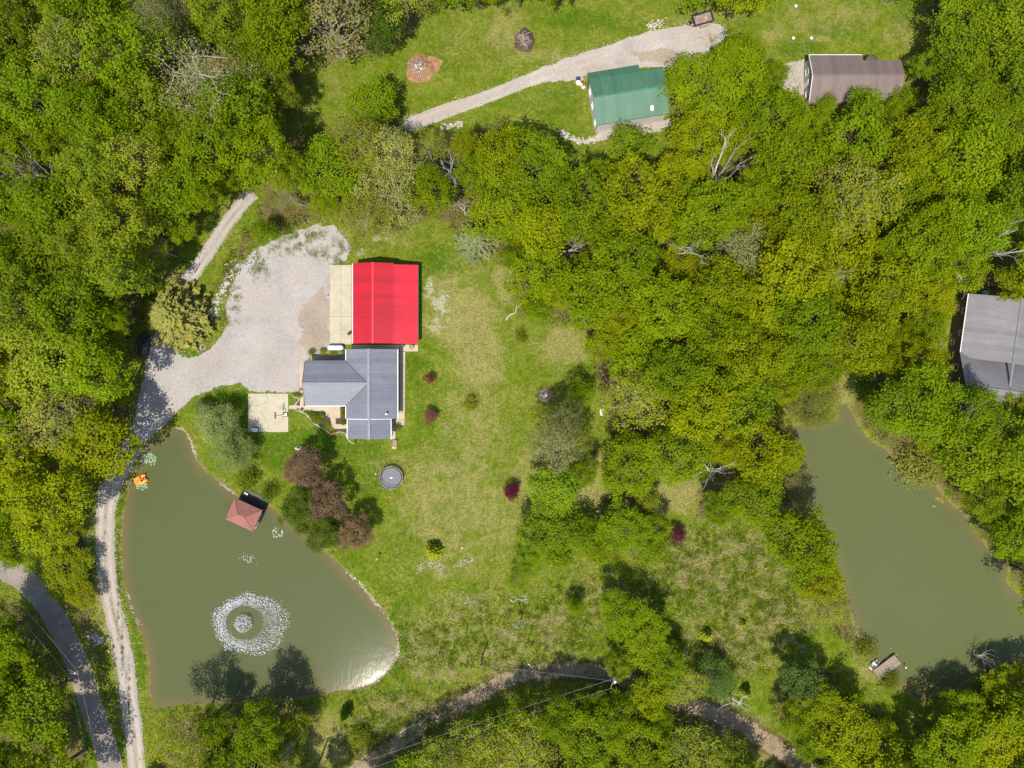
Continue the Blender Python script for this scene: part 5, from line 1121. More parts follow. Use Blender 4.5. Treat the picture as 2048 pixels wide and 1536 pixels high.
# trampoline
t = thing('trampoline', 782.5, 955.5, 'round trampoline with grey mat and safety net poles on the lawn below the house', 'trampoline', zp=.9)
q = MB(); q.lathe((0, 0, .88), [(1.78, 0), (1.78, .015)], 48); mt = q.build('mat', M['net'], t)
q = MB(); q.add([(.26 * math.cos(a), -.02 + .1 * math.sin(a), .901) for a in np.linspace(0, 6.28, 20)[:-1]], [tuple(range(19))]); q.build('print', M['white'], mt)
q = MB(); q.ring((0, 0, .92), 1.93, .1, 48, 8); q.v = [(x, y, .92 + (z - .92) * .3) for x, y, z in q.v]; q.build('pad', M['black'], t)
q = MB(); q.ring((0, 0, .86), 2.06, .035, 48); q.build('frame', M['grey_metal'], t)
for k in range(6):
    a = R(15 + 60 * k); q = MB(); q.tube([(2.06 * math.cos(a), 2.06 * math.sin(a), 0), (2.06 * math.cos(a), 2.06 * math.sin(a), .86)], .035, 6); q.build('leg', M['grey_metal'], t)
    q = MB(); q.tube([(2.12 * math.cos(a), 2.12 * math.sin(a), .4), (2.14 * math.cos(a), 2.14 * math.sin(a), 2.3), (2.06 * math.cos(a), 2.06 * math.sin(a), 2.6)], .04, 6); q.build('net_pole', M['dark_metal'], t)
q = MB(); q.ring((0, 0, 2.58), 2.06, .022, 48); q.build('top_ring', M['terra'], t)
q = MB()
for k in range(72): a = R(5 * k); q.tube([(2.0 * math.cos(a), 2.0 * math.sin(a), .95), (2.05 * math.cos(a), 2.05 * math.sin(a), 2.57)], .006, 3, False)
for z in np.linspace(1.1, 2.4, 7): q.ring((0, 0, z), 2.02, .006, 48, 3)
q.build('net', M['black'], t)
# basketball hoop
t = thing('basketball_hoop', 571, 829, 'portable basketball hoop with red backboard on the concrete court', 'hoop', math.pi, .13)
q = MB(); q.box((0, 0, .13), (1.0, .75, .26), taper=.85); q.build('base', M['black'], t)
q = MB(); q.box((-.2, 0, .29), (.4, .5, .1), .1); q.build('weight_bag', M['white'], t)
q = MB(); q.box((.2, .05, .29), (.3, .4, .12), -.2); q.build('weight_bag', M['yellow'], t)
q = MB(); q.tube([(.1, 0, .2), (.25, 0, 2.2), (.75, 0, 2.9)], [.06, .05, .04], 8); q.build('pole', M['black'], t)
q = MB(); q.box((.82, 0, 3.0), (.06, 1.2, .85)); bb = q.build('backboard', M['white'], t)
q = MB(); q.box((.83, 0, 3.44), (.1, 1.24, .06)); q.build('board_edge', M['red'], bb)
q = MB(); q.ring((1.12, 0, 2.7), .23, .012, 20, 4); q.build('rim', M['orange'], t)
q = MB()
for k in range(10): a = R(36 * k); q.tube([(1.12 + .23 * math.cos(a), .23 * math.sin(a), 2.7), (1.12 + .13 * math.cos(a + .3), .13 * math.sin(a + .3), 2.3)], .006, 3, False)
q.build('net', M['white'], t)
# wheeled cart on the court
t = thing('garden_cart', 510, 860, 'grey-green wheeled garden cart at the corner of the court', 'cart', R(-4), .13, .5)
q = MB(); q.box((0, 0, .5), (1.0, .6, .35), taper=1.12); q.build('tub', M['grey_metal'], t); q = MB(); q.box((0, 0, .69), (.9, .5, .03)); q.build('cover', M['siding'], t)
for x in (-.35, .35):
    for y in (-.34, .34): q = MB(); q.tube([(x, y - .04, .2), (x, y + .04, .2)], .2, 14); q.build('wheel', M['black'], t)
q = MB(); q.tube([(-.55, 0, .5), (-.95, 0, .75)], .025, 6); q.tube([(-.95, -.2, .75), (-.95, .2, .75)], .02, 6); q.build('handle', M['black'], t)
# pedal boat
t = thing('pedal_boat', 279, 960, 'orange plastic pedal boat moored at the pond bank', 'boat', R(24), -.37, .2)
for s_ in (-1, 1):
    q = MB(); q.tube([(-1.15, s_ * .42, .22), (-1.0, s_ * .46, .2), (-.4, s_ * .5, .2), (.6, s_ * .5, .2), (1.1, s_ * .5, .22), (1.28, s_ * .48, .26)], [.12, .28, .33, .32, .27, .1], 12); q.build('hull', M['orange'], t, True)
q = MB(); q.add([(-1.12, -.5, .34), (-.2, -.62, .42), (.55, -.6, .42), (.55, .6, .42), (-.2, .62, .42), (-1.12, .5, .34), (-1.12, -.5, .1), (-.2, -.62, .1), (.55, -.6, .1), (.55, .6, .1), (-.2, .62, .1), (-1.12, .5, .1)], [(0, 1, 2, 3, 4, 5), (11, 10, 9, 8, 7, 6)] + [(i, 6 + i, 6 + (i + 1) % 6, (i + 1) % 6) for i in range(6)]); q.build('deck', M['orange'], t)
for s_ in (-1, 1):
    q = MB(); q.box((-.05, s_ * .3, .52), (.42, .42, .18), taper=.9); st_ = q.build('seat', M['orange'], t); q = MB(); q.box((.22, s_ * .3, .7), (.1, .42, .42), 0, R(12)); q.build('seat_back', M['orange'], st_)
    q = MB(); q.box((-.72, s_ * .3, .4), (.42, .3, .12)); q.build('footwell', M['terra'], t)
q = MB(); q.box((-.45, 0, .5), (.7, .12, .18)); q.build('console', M['orange'], t); q = MB(); q.tube([(.9, -.35, .3), (.9, .35, .3)], .16, 10); q.build('paddle_wheel', M['terra'], t)
# fountain
rf = np.random.default_rng(3); t = thing('pond_fountain', 488, 1246, 'floating pond fountain throwing a ring of white spray', 'fountain', z=-.35)
q = MB(); q.lathe((0, 0, -.1), [(.45, 0), (.5, .12), (.4, .22), (.12, .26), (.08, .5)], 20); q.build('float', M['black'], t)
def drops(name, xyz, r_):
    o = np.array([(1, 0, 0), (0, 1, 0), (-1, 0, 0), (0, -1, 0), (0, 0, 1), (0, 0, -1)], float); f = np.array([(0, 1, 4), (1, 2, 4), (2, 3, 4), (3, 0, 4), (1, 0, 5), (2, 1, 5), (3, 2, 5), (0, 3, 5)])
    v = (xyz[:, None] + o[None] * r_[:, None, None]).reshape(-1, 3); q_ = (f[None] + 6 * np.arange(len(xyz))[:, None, None]).reshape(-1, 3)
    m_ = link(name, np_mesh(name, v, q_, M['spray']), None, t); m_['kind'] = 'stuff'; return m_
M['spray'] = plain('water_spray', (.92, .93, .94), .25, 0, .05, 5, spec=.8)
k = 7500; a = rf.random(k) * 6.28; uu = rf.random(k) ** .8
ro = 6.0 + 1.15 * np.cos(a) - .35 * np.sin(a) + .55 * np.cos(2 * a) + .25 * np.sin(5 * a) + .2 * np.sin(9 * a + 1)
rr = 3.3 + (ro - 3.3) * uu + np.abs(rf.normal(size=k)) * .35 * (uu > .85)
x = np.cos(a) * rr; y = np.sin(a) * rr * .93
drops('falling_spray', np.stack([x, y, np.abs(rf.normal(size=k)) * .12 + .02], 1), rf.uniform(.026, .060, k) * rf.choice([.7, 1, 1.6], k, p=[.4, .45, .15]) * (.75 + .5 * uu))
k = 420; a = rf.random(k) * 6.28; rr = np.sqrt(rf.random(k)) * 1.6; h = 2.0 - (rr - .6) ** 2 * .9
drops('jet_spray', np.stack([np.cos(a) * rr, np.sin(a) * rr, np.clip(h * rf.uniform(.15, 1.05, k), .1, None)], 1), rf.uniform(.04, .085, k))
k = 700; a = rf.random(k) * 6.28; tt = rf.random(k); rr = 1.2 + tt * 2.6
drops('mist', np.stack([np.cos(a) * rr * 1.15 + .3 * tt, np.sin(a) * rr * .95, 2.4 * (1 - tt ** 2) * rf.uniform(.8, 1.05, k)], 1), rf.uniform(.012, .024, k))
k = 36; xb, yb_, _ = P(494, 1118); t2 = thing('bubble_glints', 494, 1118, 'small patch of white flecks for sun glints on bubbles between boathouse and fountain', 'bubbles', z=-.35); t_save = t; t = t2
drops('glint_flecks', np.stack([rf.normal(size=k) * .75, rf.normal(size=k) * .5, np.full(k, .02)], 1), rf.uniform(.05, .10, k)); t = t_save  # white flecks stand in for the sun's glitter on rising bubbles
# lily pads
M['lily'] = plain('lily_leaf', (.16, .24, .12), .4, 0, .4, 1.5, ((.4, .38, .30), .5), spec=.4)
def lilies(px, py, rx, ry, n, label):
    r_ = random.Random(int(px)); q = MB(); x0_, y0_, _ = P(px, py, -.35)
    for i in range(n):
        while True:
            u, v = r_.uniform(-1, 1), r_.uniform(-1, 1)
            if u * u + v * v < 1: break
        rad = r_.uniform(.09, .2); cx_, cy_ = x0_ + u * rx * .0914, y0_ + v * ry * .0914; a0 = r_.random() * 6.28; b0 = len(q.v); tz = -.33 + i * .0012
        pts = [(cx_, cy_, tz)] + [(cx_ + rad * math.cos(a0 + t_), cy_ + rad * math.sin(a0 + t_), tz + r_.uniform(0, .03)) for t_ in np.linspace(.2, 6.0, 9)]
        q.add(pts, [(0, j, j + 1) for j in range(1, 9)])
    tag(q.build('lily_pads', M['lily']), label, 'lily pads', kind='stuff')
lilies(300, 919, 13, 13, 90, 'dense lily pad patch in the corner of the fountain pond'); lilies(285, 973, 12, 7, 42, 'loose lily pads floating beside the pedal boat'); lilies(555, 1066, 11, 12, 26, 'pale lily pads floating near the dark green tree')
M['algae'] = plain('algae_scum', (.20, .15, .02), .8, 0, .35, 2.0)
def algae(pts, label, seed):
    r_ = random.Random(seed); q = MB()
    for i, (px, py, rad) in enumerate(pts):
        cx_, cy_, _ = P(px, py, -.35); n_ = 14
        q.add([(cx_ + rad * .0914 * (.55 + .8 * r_.random()) * math.cos(6.283 * k / n_), cy_ + rad * .0914 * (.35 + .6 * r_.random()) * math.sin(6.283 * k / n_), -.342 + .0015 * (i % 4)) for k in range(n_)], [tuple(range(n_))])
    tag(q.build('algae_mat', M['algae']), label, 'algae', kind='stuff')
ar_ = random.Random(6)
algae([(1832 + ar_.gauss(0, 12), 1372 + ar_.gauss(0, 7), ar_.uniform(1.5, 6)) for _ in range(22)] + [(1885 + ar_.gauss(0, 14), 1384 + ar_.gauss(0, 6), ar_.uniform(1.5, 6)) for _ in range(20)], 'yellow algae floating off the south shore of the long pond', 1)
algae([(1880 + ar_.gauss(0, 8), 1002 + ar_.gauss(0, 6), ar_.uniform(1.5, 4)) for _ in range(10)] + [(1772 + ar_.gauss(0, 12), 1318 + ar_.gauss(0, 8), ar_.uniform(1, 3.5)) for _ in range(10)], 'small yellow algae patches along the bank and dock of the long pond', 2)
# dock with planks
d0 = np.array(P(1746.5, 1341, .2)[:2]); d1 = np.array(P(1789.5, 1308.6, .2)[:2]); d3 = np.array(P(1764.5, 1354.5, .2)[:2]); ax_ = math.atan2(*(d1 - d0)[::-1])
Ld = np.hypot(*(d1 - d0)); Wd_ = np.hypot(*(d3 - d0)) * .98; t = tag(empty('plank_dock', (*d0, 0), ax_), 'weathered wooden plank dock on the long pond', 'dock')
rd = random.Random(4); npk = 14
for k in range(npk):
    q = MB(); wv = -(k + .5) * Wd_ / npk; l2 = Ld + rd.uniform(-.12, .06) - (k * .01)
    q.box((l2 / 2, wv, .22 + rd.uniform(-.006, .006)), (l2, Wd_ / npk - .025, .045)); q.build('plank', M['wood'] if rd.random() < .55 else M['wood_b'], t)
for x in (.3, Ld / 2, Ld - .3):
    q = MB(); q.box((x, -Wd_ / 2, .13), (.14, Wd_ - .1, .12)); q.build('joist', M['wood_b'], t)
    for y in (-.15, -Wd_ + .15): q = MB(); q.box((x, y, -.45), (.14, .14, 1.05)); q.build('post', M['wood_b'], t)
t = thing('row_boat', 1747, 1330.5, 'small silver aluminium row boat beside the plank dock', 'boat', ax_ + .12, -.42)
q = MB(); st_ = [(-1.25, .42, .5), (-.6, .52, .45), (.3, .52, .45), (1.0, .4, .5), (1.35, .25, .56)]
vs = []; 
for x, hw, hz in st_: vs += [(x, -hw * .7, 0), (x, -hw, hz), (x, -hw + .06, hz), (x, -hw * .62, .06), (x, hw * .62, .06), (x, hw - .06, hz), (x, hw, hz), (x, hw * .7, 0)]
fs = [(i * 8 + j, i * 8 + (j + 1) % 8, (i + 1) * 8 + (j + 1) % 8, (i + 1) * 8 + j) for i in range(4) for j in range(8)] + [tuple(range(7, -1, -1)), tuple(range(32, 40))]
q.add(vs, fs); q.build('hull', M['grey_metal'], t)
for x in (-.8, .35): q = MB(); q.box((x, 0, .36), (.3, .86, .06)); q.build('bench', M['siding'], t)
q = MB(); q.box((-.2, 0, .12), (1.3, .5, .05)); q.build('floor_mat', M['blue'], t)
t = thing('dock_light', 1809, 1333, 'small white light post at the dock end', 'light', z=-.35); q = MB(); q.cyl((0, 0, -.6), .04, 1.3, 8); q.build('post', M['grey_metal'], t); q = MB(); q.lathe((0, 0, .7), [(.05, 0), (.16, .1), (.16, .2), (.05, .28)], 12); q.build('globe', M['white'], t, True)
# dark estate car
t = thing('parked_car', 285, 690, 'dark brown estate car parked in the shade beside the gravel yard', 'car', R(-7), zp=.9)
M['paint'] = plain('dark_paint', (.055, .042, .038), .22, .3, .1, 2, spec=.7)
def loft(mb, secs):
    k = len(secs[0]); vs = [p for s_ in secs for p in s_]
    mb.add(vs, [(i * k + j, i * k + (j + 1) % k, (i + 1) * k + (j + 1) % k, (i + 1) * k + j) for i in range(len(secs) - 1) for j in range(k)] + [tuple(range(k - 1, -1, -1)), tuple(range((len(secs) - 1) * k, len(secs) * k))])
def sec(y, hw, zt, zb=.28): return [(-hw * .92, y, zb), (-hw, y, zb + .2), (-hw, y, zt - .18), (-hw * .86, y, zt), (hw * .86, y, zt), (hw, y, zt - .18), (hw, y, zb + .2), (hw * .92, y, zb)]
q = MB(); loft(q, [sec(-2.25, .72, .85, .4), sec(-2.15, .84, .98), sec(-1.2, .9, 1.02), sec(.9, .9, 1.0), sec(1.7, .87, .92), sec(2.1, .8, .84), sec(2.28, .66, .74, .38)]); body = q.build('body', M['paint'], t)
def csec(y, hw, z): return [(-hw, y, z), (hw, y, z)]
q = MB(); c4 = [(-.82, -2.1, .98), (.82, -2.1, .98), (.82, 1.0, .98), (-.82, 1.0, .98)]; r4 = [(-.66, -1.9, 1.62), (.66, -1.9, 1.62), (.66, .2, 1.62), (-.66, .2, 1.62)]
q.add(c4 + r4, [(4, 5, 6, 7), (0, 1, 5, 4), (1, 2, 6, 5), (2, 3, 7, 6), (3, 0, 4, 7)]); q.build('window', M['glass'], t)
q = MB(); q.add([(-.69, -1.95, 1.62), (.69, -1.95, 1.62), (.7, .1, 1.62), (.62, .26, 1.6), (-.62, .26, 1.6), (-.7, .1, 1.62), (-.63, -1.85, 1.68), (.63, -1.85, 1.68), (.63, .08, 1.68), (.58, .2, 1.66), (-.58, .2, 1.66), (-.63, .08, 1.68)], [(6, 7, 8, 9, 10, 11)] + [(i, (i + 1) % 6, 6 + (i + 1) % 6, 6 + i) for i in range(6)] + [(5, 4, 3, 2, 1, 0)]); rf_ = q.build('roof', M['paint'], t)
for s_ in (-1, 1):
    q = MB(); q.tube([(s_ * .56, -1.7, 1.69), (s_ * .56, -1.6, 1.76), (s_ * .56, -.1, 1.76), (s_ * .56, 0, 1.68)], .025, 6); q.build('roof_rail', M['grey_metal'], rf_)
    for p0, p1 in (((.82, 1.0, .98), (.66, .2, 1.64)), ((.82, -.1, 1.0), (.68, -.2, 1.63)), ((.82, -1.2, 1.0), (.68, -1.2, 1.63)), ((.82, -2.1, .98), (.66, -1.9, 1.63))): q = MB(); q.tube([(s_ * p0[0], p0[1], p0[2]), (s_ * p1[0], p1[1], p1[2])], .045, 5); q.build('pillar', M['paint'], t)
    q = MB(); q.box((s_ * .98, .75, 1.05), (.2, .1, .13)); q.build('mirror', M['paint'], t)
    q = MB(); q.box((s_ * .62, 2.18, .68), (.3, .12, .14)); q.build('headlight', M['white'], t)
    q = MB(); q.box((s_ * .76, -2.18, .88), (.14, .12, .3)); q.build('taillight', M['red'], t)
    for y in (-1.4, 1.45):
        q = MB(); q.tube([(s_ * .72, y, .33), (s_ * .92, y, .33)], .33, 18); ty_ = q.build('wheel', M['black'], t); q = MB(); q.tube([(s_ * .9, y, .33), (s_ * .935, y, .33)], .2, 14); q.build('rim', M['grey_metal'], ty_)
# dump trailer
t = thing('dump_trailer', 1406, 36, 'black dump trailer parked at the far end of the gravel drive', 'trailer', R(16), zp=1.1)
q = MB(); q.box((0, 0, .62), (3.5, 1.9, .08)); q.build('bed', M['wood_b'], t)
for nm, c_, d_ in (('side_panel', (0, -.96, .95), (3.5, .06, .6)), ('side_panel', (0, .96, .95), (3.5, .06, .6)), ('front_panel', (-1.74, 0, .95), (.06, 1.86, .6)), ('tailgate', (1.74, 0, .95), (.06, 1.86, .6))):
    q = MB(); q.box(c_, d_); sp = q.build(nm, M['dark_metal'], t)
    q = MB(); q.box((c_[0], c_[1], 1.28), (d_[0] + .06, d_[1] + .06, .07)); q.build('top_rail', M['black'], sp)
for y in (-.5, .5): q = MB(); q.tube([(-1.7, y * 1.7, .5), (-2.9, 0, .48)], .06, 6); q.build('tongue', M['black'], t)
q = MB(); q.tube([(-2.9, 0, .0), (-2.9, 0, .7)], .05, 8); q.build('jack', M['grey_metal'], t)
q = MB(); q.box((-2.2, 0, .62), (.45, .5, .3)); q.build('tool_box', M['black'], t)
for s_ in (-1, 1):
    q = MB(); q.box((.15, s_ * 1.16, .74), (1.9, .3, .05)); q.build('fender', M['wood'] if s_ < 0 else M['black'], t)
    for x in (-.3, .6): q = MB(); q.tube([(x, s_ * 1.05, .36), (x, s_ * 1.27, .36)], .36, 16); wh_ = q.build('wheel', M['black'], t); q = MB(); q.tube([(x, s_ * 1.26, .36), (x, s_ * 1.285, .36)], .2, 12); q.build('rim', M['white'], wh_)
rd = random.Random(8)
for k in range(9): q = MB(); q.box((rd.uniform(-1.4, 1.3), rd.uniform(-.7, .7), .69 + k * .012), (rd.uniform(.3, 1.1), rd.uniform(.1, .35), .06), rd.uniform(0, 3)); q.build('load_board', rd.choice([M['wood'], M['siding'], M['stick']]), t)
# power poles and wires
def pole(px, py, H, rz, label, arm=True, trafo=False, lean=(0, 0)):
    x, y, _ = P(px, py); t = tag(empty('utility_pole', (x, y, 0), rz), label, 'pole'); t.rotation_euler = (lean[0], lean[1], rz)
    q = MB(); q.tube([(0, 0, -.5), (0, 0, H)], [.17, .11], 10); q.build('shaft', M['wood_b'], t)
    if arm:
        q = MB(); q.box((0, .12, H - .5), (2.0, .1, .12)); ca = q.build('crossarm', M['wood_b'], t)
        for x_ in (-.9, 0, .9): q = MB(); q.lathe((x_, .12, H - .44), [(.03, 0), (.06, .06), (.06, .16), (.03, .22)], 8); q.build('insulator', M['white'], ca)
    if trafo: q = MB(); q.lathe((0, -.36, H - 1.7), [(.2, 0), (.24, .05), (.24, .75), (.14, .85)], 14); q.build('transformer', M['white'], t)
    return (x, y, H)
p1 = pole(198, 1311, 8.1, R(-25), 'wooden utility pole with crossarm between paved road and pond lane', True, True)
p2 = pole(1213, 1324, 9.4, R(70), 'wooden utility pole with white transformer beside the dirt track', True, True)
p3 = pole(965, 1310, 5.4, 0, 'short wooden pole standing alone on the meadow by the pond', False, False)
def wire(a, b, label, sag=.8, r_=.022, grp=None):
    a, b = np.array(a), np.array(b); pts = [a + (b - a) * t_ + np.array([0, 0, -sag * 4 * t_ * (1 - t_)]) for t_ in np.linspace(0, 1, 17)]
    q = MB(); q.tube(pts, r_, 5); o = q.build('power_line', M['wire']); tag(o, label, 'power line', grp)
M['wire'] = plain('aluminium_wire', (.28, .27, .26), .4, .3, .1)
p0 = pole(-70, 1000, 9.5, R(-35), 'wooden utility pole where the power line enters the woods past the paved road')
p00 = pole(268, 1660, 8.5, R(-12), 'wooden utility pole further down the paved road')
p22 = pole(640, 1520, 9.0, R(20), 'wooden utility pole at the end of the dirt track')
for dx, nm in ((-.9, 'outer'), (.9, 'inner')):
    o_ = np.array([dx * .9, dx * .42, -.22])
    wire(np.array(p0) + o_, np.array(p1) + o_, f'{nm} overhead wire north of the utility pole by the paved road'); wire(np.array(p1) + o_, np.array(p00) + o_, f'{nm} overhead wire south of the utility pole by the paved road')
    o2 = np.array([dx * .34, dx * .94, -.22]); wire(np.array(p2) + o2, np.array(p22) + o2, f'{nm} overhead wire above the dirt track', .7)
wire(np.array(p2) + np.array([0, 0, -1]), np.array(p3) + np.array([0, 0, -.1]), 'thin service wire to the short pole on the meadow', .4, .015)
# brush piles
def brush(px, py, rx, ry, label, nst, seed, mound='rust', white=0, h=1.0):
    t = thing('brush_pile', px, py, label, 'brush pile'); rd = random.Random(seed); rn = np.random.default_rng(seed)
    vs = [(0, 0, h)]; fs = []; NA, NR = 26, 7
    for i in range(1, NR + 1):
        for k in range(NA):
            a = 2 * math.pi * k / NA; f = i / NR; w_ = 1 + .22 * (vnoise(math.cos(a) * 1.7 + seed, math.sin(a) * 1.7, seed) - .5) * 2
            z = h * (1 - f ** 1.6) + (rd.uniform(-.13, .13) if i < NR else 0); vs.append((rx * f * w_ * math.cos(a), ry * f * w_ * math.sin(a), max(z, -.02) if i < NR else -.03))
    fs += [(0, 1 + k, 1 + (k + 1) % NA) for k in range(NA)] + [(1 + (i - 1) * NA + k, 1 + i * NA + k, 1 + i * NA + (k + 1) % NA, 1 + (i - 1) * NA + (k + 1) % NA) for i in range(1, NR) for k in range(NA)]
    q = MB(); q.add(vs, fs); q.build('mound', M[mound], t)
    for k in range(nst):
        a = rd.uniform(0, 6.28); L_ = rd.uniform(.8, 2.6); r0 = rd.uniform(0, .75); x_, y_ = rx * r0 * math.cos(a), ry * r0 * math.sin(a); b_ = a + rd.gauss(0, .7); zz_ = h * (1 - r0 ** 1.6) + .08 + rd.uniform(0, .2)
        q = MB(); q.tube([(x_ - math.cos(b_) * L_ / 2, y_ - math.sin(b_) * L_ / 2, zz_ + .12), (x_, y_, zz_ + .05 + rd.uniform(-.04, .06)), (x_ + math.cos(b_) * L_ / 2, y_ + math.sin(b_) * L_ / 2, max(.05, zz_ - .35))], [.07 * rd.uniform(.4, 1), .05, .02], 5); q.build('stick', M['stick'] if rd.random() < .9 else M['deadwood'], t)
    for k in range(white): q = MB(); q.box((rd.uniform(-.4, .9), rd.uniform(-.7, .5), h + .1 - k * .03), (rd.uniform(.25, .5), rd.uniform(.2, .7), .05), rd.uniform(0, 3), rd.uniform(-.2, .2)); q.build('scrap_sheet', M['white'], t)
brush(838, 139, 2.7, 2.8, 'big round brush pile with white scraps on the top lawn', 46, 3, white=4)
tag(sheet('bark_spill', ragged(PXY([(855,112),(872,114),(886,122),(878,140),(868,150),(855,156)]), .3, .2, 40), .012, M['rust']), kind='structure')
brush(1048, 82, 2.0, 2.3, 'smaller grey brown brush pile on the top lawn', 38, 5, mound='mulch', h=.6)
t = thing('junk_heap', 1092, 790, 'burn heap of white, red and rusty scraps at the edge of the lawn', 'junk heap'); rd = random.Random(12)
q = MB(); q.lathe((0, 0, -.02), [(1.5, 0), (1.1, .2), (.5, .38), (.1, .42)], 14); q.v = [(x + rd.uniform(-.15, .15), y + rd.uniform(-.15, .15), z) for x, y, z in q.v]; q.build('ash_mound', M['dirt'], t)
for k in range(26): q = MB(); a = rd.uniform(0, 6.28); r_ = rd.uniform(0, 1.2); q.box((r_ * math.cos(a), r_ * math.sin(a) * .9, .45 - r_ * .2 + k * .004), (rd.uniform(.15, .6), rd.uniform(.1, .3), .05), rd.uniform(0, 3), rd.uniform(-.3, .3)); q.build('scrap', rd.choice([M['white'], M['red'], M['terra'], M['siding'], M['rust'], M['deadwood']]), t)
# fallen limbs
def fallen(px0, py0, px1, py1, r_, label, mat='deadwood', forks=3, seed=1):
    a, b = np.array(P(px0, py0)), np.array(P(px1, py1)); rd = np.random.default_rng(seed); L_ = np.linalg.norm(b - a); o = empty('fallen_log', tuple(a)); tag(o, label, 'log')
    d = (b - a) / L_; nr = np.array([-d[1], d[0], 0]); pts = [d * L_ * t_ + nr * rd.normal() * .06 * L_ * (0 < t_ < 1) + np.array([0, 0, r_ * .9]) for t_ in np.linspace(0, 1, 6)]
    q = MB(); q.tube(pts, [r_ * (1 - .6 * t_) for t_ in np.linspace(0, 1, 6)], 7); q.build('stem', M[mat], o)
    for k in range(forks): i = int(rd.integers(2, 6)); e = pts[i] + d * L_ * .25 * rd.uniform(.6, 1.2) + nr * rd.choice([-1, 1]) * L_ * .16 + np.array([0, 0, .12]); q = MB(); q.tube([pts[i], e], [r_ * .45, r_ * .15], 5); q.build('branch', M[mat], o)
fallen(1012,640,1040,612,.16,'fallen pale limb lying where dry lawn meets the woods',seed=1); fallen(1192,1024,1202,1016,.22,'short fallen grey log under the lawn trees',forks=0,seed=2)
fallen(1020,1198,1056,1198,.13,'bleached limb lying across the white stones on the meadow',seed=3); fallen(1056,1326,1062,1334,.16,'short pale log beside the dirt track',forks=0,seed=4)
fallen(1140,636,1168,632,.1,'thin fallen branch beside the blue tarp',seed=5); fallen(880,1300,892,1302,.08,'thin stick lying in the meadow grass',forks=1,seed=6); fallen(800,1465,860,1430,.12,'long pale limb lying along the dirt track',seed=7)
fallen(640,1536,672,1452,.12,'long dark fallen trunk on the dry slope south of the pond','bark',1,8); fallen(450,530,470,522,.1,'pale branch over the bushes by the upper lane',forks=1,seed=9); fallen(1440,590,1480,575,.14,'fallen bare limb in the big woods gap',seed=10)
# smaller things
def simple(name, px, py, label, cat, parts, rz=0., z=0., zp=0., group=None):
    t = thing(name, px, py, label, cat, rz, z, zp, group)
    for nm, fn, mat in parts: q = MB(); fn(q); q.build(nm, M[mat], t)
    return t
rr_ = random.Random(3)
def ring_stones(q):
    for k in range(12): a = R(30 * k); q.rock((.46 * math.cos(a), .46 * math.sin(a), .1), .15, rr_)
simple('ring_planter', 405.5, 694.5, 'ring of white stones around red flowers on the spruce island', 'planter', [('stone_ring', ring_stones, 'stone'), ('soil', lambda q: q.lathe((0, 0, 0), [(.4, 0), (.36, .1)], 16), 'mulch'), ('flowers', lambda q: [q.rock((rr_.uniform(-.15, .15), rr_.uniform(-.15, .15), .2), .1, rr_) for _ in range(6)], 'red')])
simple('garden_chair', 383, 689, 'black metal chair on the spruce island', 'chair', [('seat', lambda q: q.box((0, 0, .45), (.75, .5, .05)), 'black'), ('backrest', lambda q: q.box((.38, 0, .75), (.05, .5, .55)), 'black')] + [('leg', (lambda x, y: lambda q: q.box((x, y, .22), (.05, .05, .44)))(x, y), 'black') for x in (-.33, .33) for y in (-.2, .2)])
simple('white_plank', 373.5, 692.5, 'white plank lying beside the black chair', 'plank', [('board', lambda q: q.box((0, 0, .06), (1.0, .16, .06)), 'white'), ('batten', lambda q: q.box((.3, 0, .015), (.1, .2, .03)), 'white')])
lad = [('rail', (lambda y: lambda q: q.box((0, y, .08), (1.9, .08, .1)))(y), 'wood') for y in (-.2, .2)] + [('rung', (lambda x: lambda q: q.box((x, 0, .09), (.09, .34, .07)))(-.85 + k * .28), 'wood') for k in range(7)]
simple('wooden_rack', 430.5, 622, 'tan wooden ladder rack lying on the stone bank', 'rack', lad, R(-78))
simple('planter_box', 436, 638.5, 'black rectangular planter at the edge of the gravel yard', 'planter', [('box', lambda q: q.box((0, 0, .2), (.95, .4, .4), taper=.95), 'black'), ('soil', lambda q: q.box((0, 0, .405), (.8, .28, .02)), 'mulch')])
simple('fire_pit', 824.5, 693.5, 'round rusty fire pit on the barn pad', 'fire pit', [('bowl', lambda q: q.lathe((0, 0, .2), [(.3, 0), (.4, .25), (.36, .25), (.3, .1)], 18), 'dark_metal'), ('ash', lambda q: q.lathe((0, 0, .3), [(.34, 0), (.3, .04)], 16), 'wood')] + [('leg', (lambda a: lambda q: q.tube([(.3 * math.cos(a), .3 * math.sin(a), 0), (.32 * math.cos(a), .32 * math.sin(a), .32)], .025, 5))(R(120 * k)), 'dark_metal') for k in range(3)], z=.125)
simple('metal_barrel', 806, 692.5, 'grey barrel standing at the barn corner', 'barrel', [('drum', lambda q: q.lathe((0, 0, 0), [(.29, 0), (.3, .3), (.29, .32), (.3, .6), (.29, .85)], 18), 'grey_metal'), ('lid', lambda q: q.lathe((0, 0, .85), [(.31, 0), (.31, .04), (.1, .05)], 18), 'dark_metal')], z=.125)
simple('raised_bed', 790, 886, 'black framed raised bed near the porch', 'raised bed', [('frame', (lambda c, d: lambda q: q.box(c, d))(c, d), 'black') for c, d in (((-.42, 0, .15), (.06, 1.2, .3)), ((.42, 0, .15), (.06, 1.2, .3)), ((0, .57, .15), (.78, .06, .3)), ((0, -.57, .15), (.78, .06, .3)))] + [('soil', lambda q: q.box((0, 0, .12), (.78, 1.08, .22)), 'dirt')])
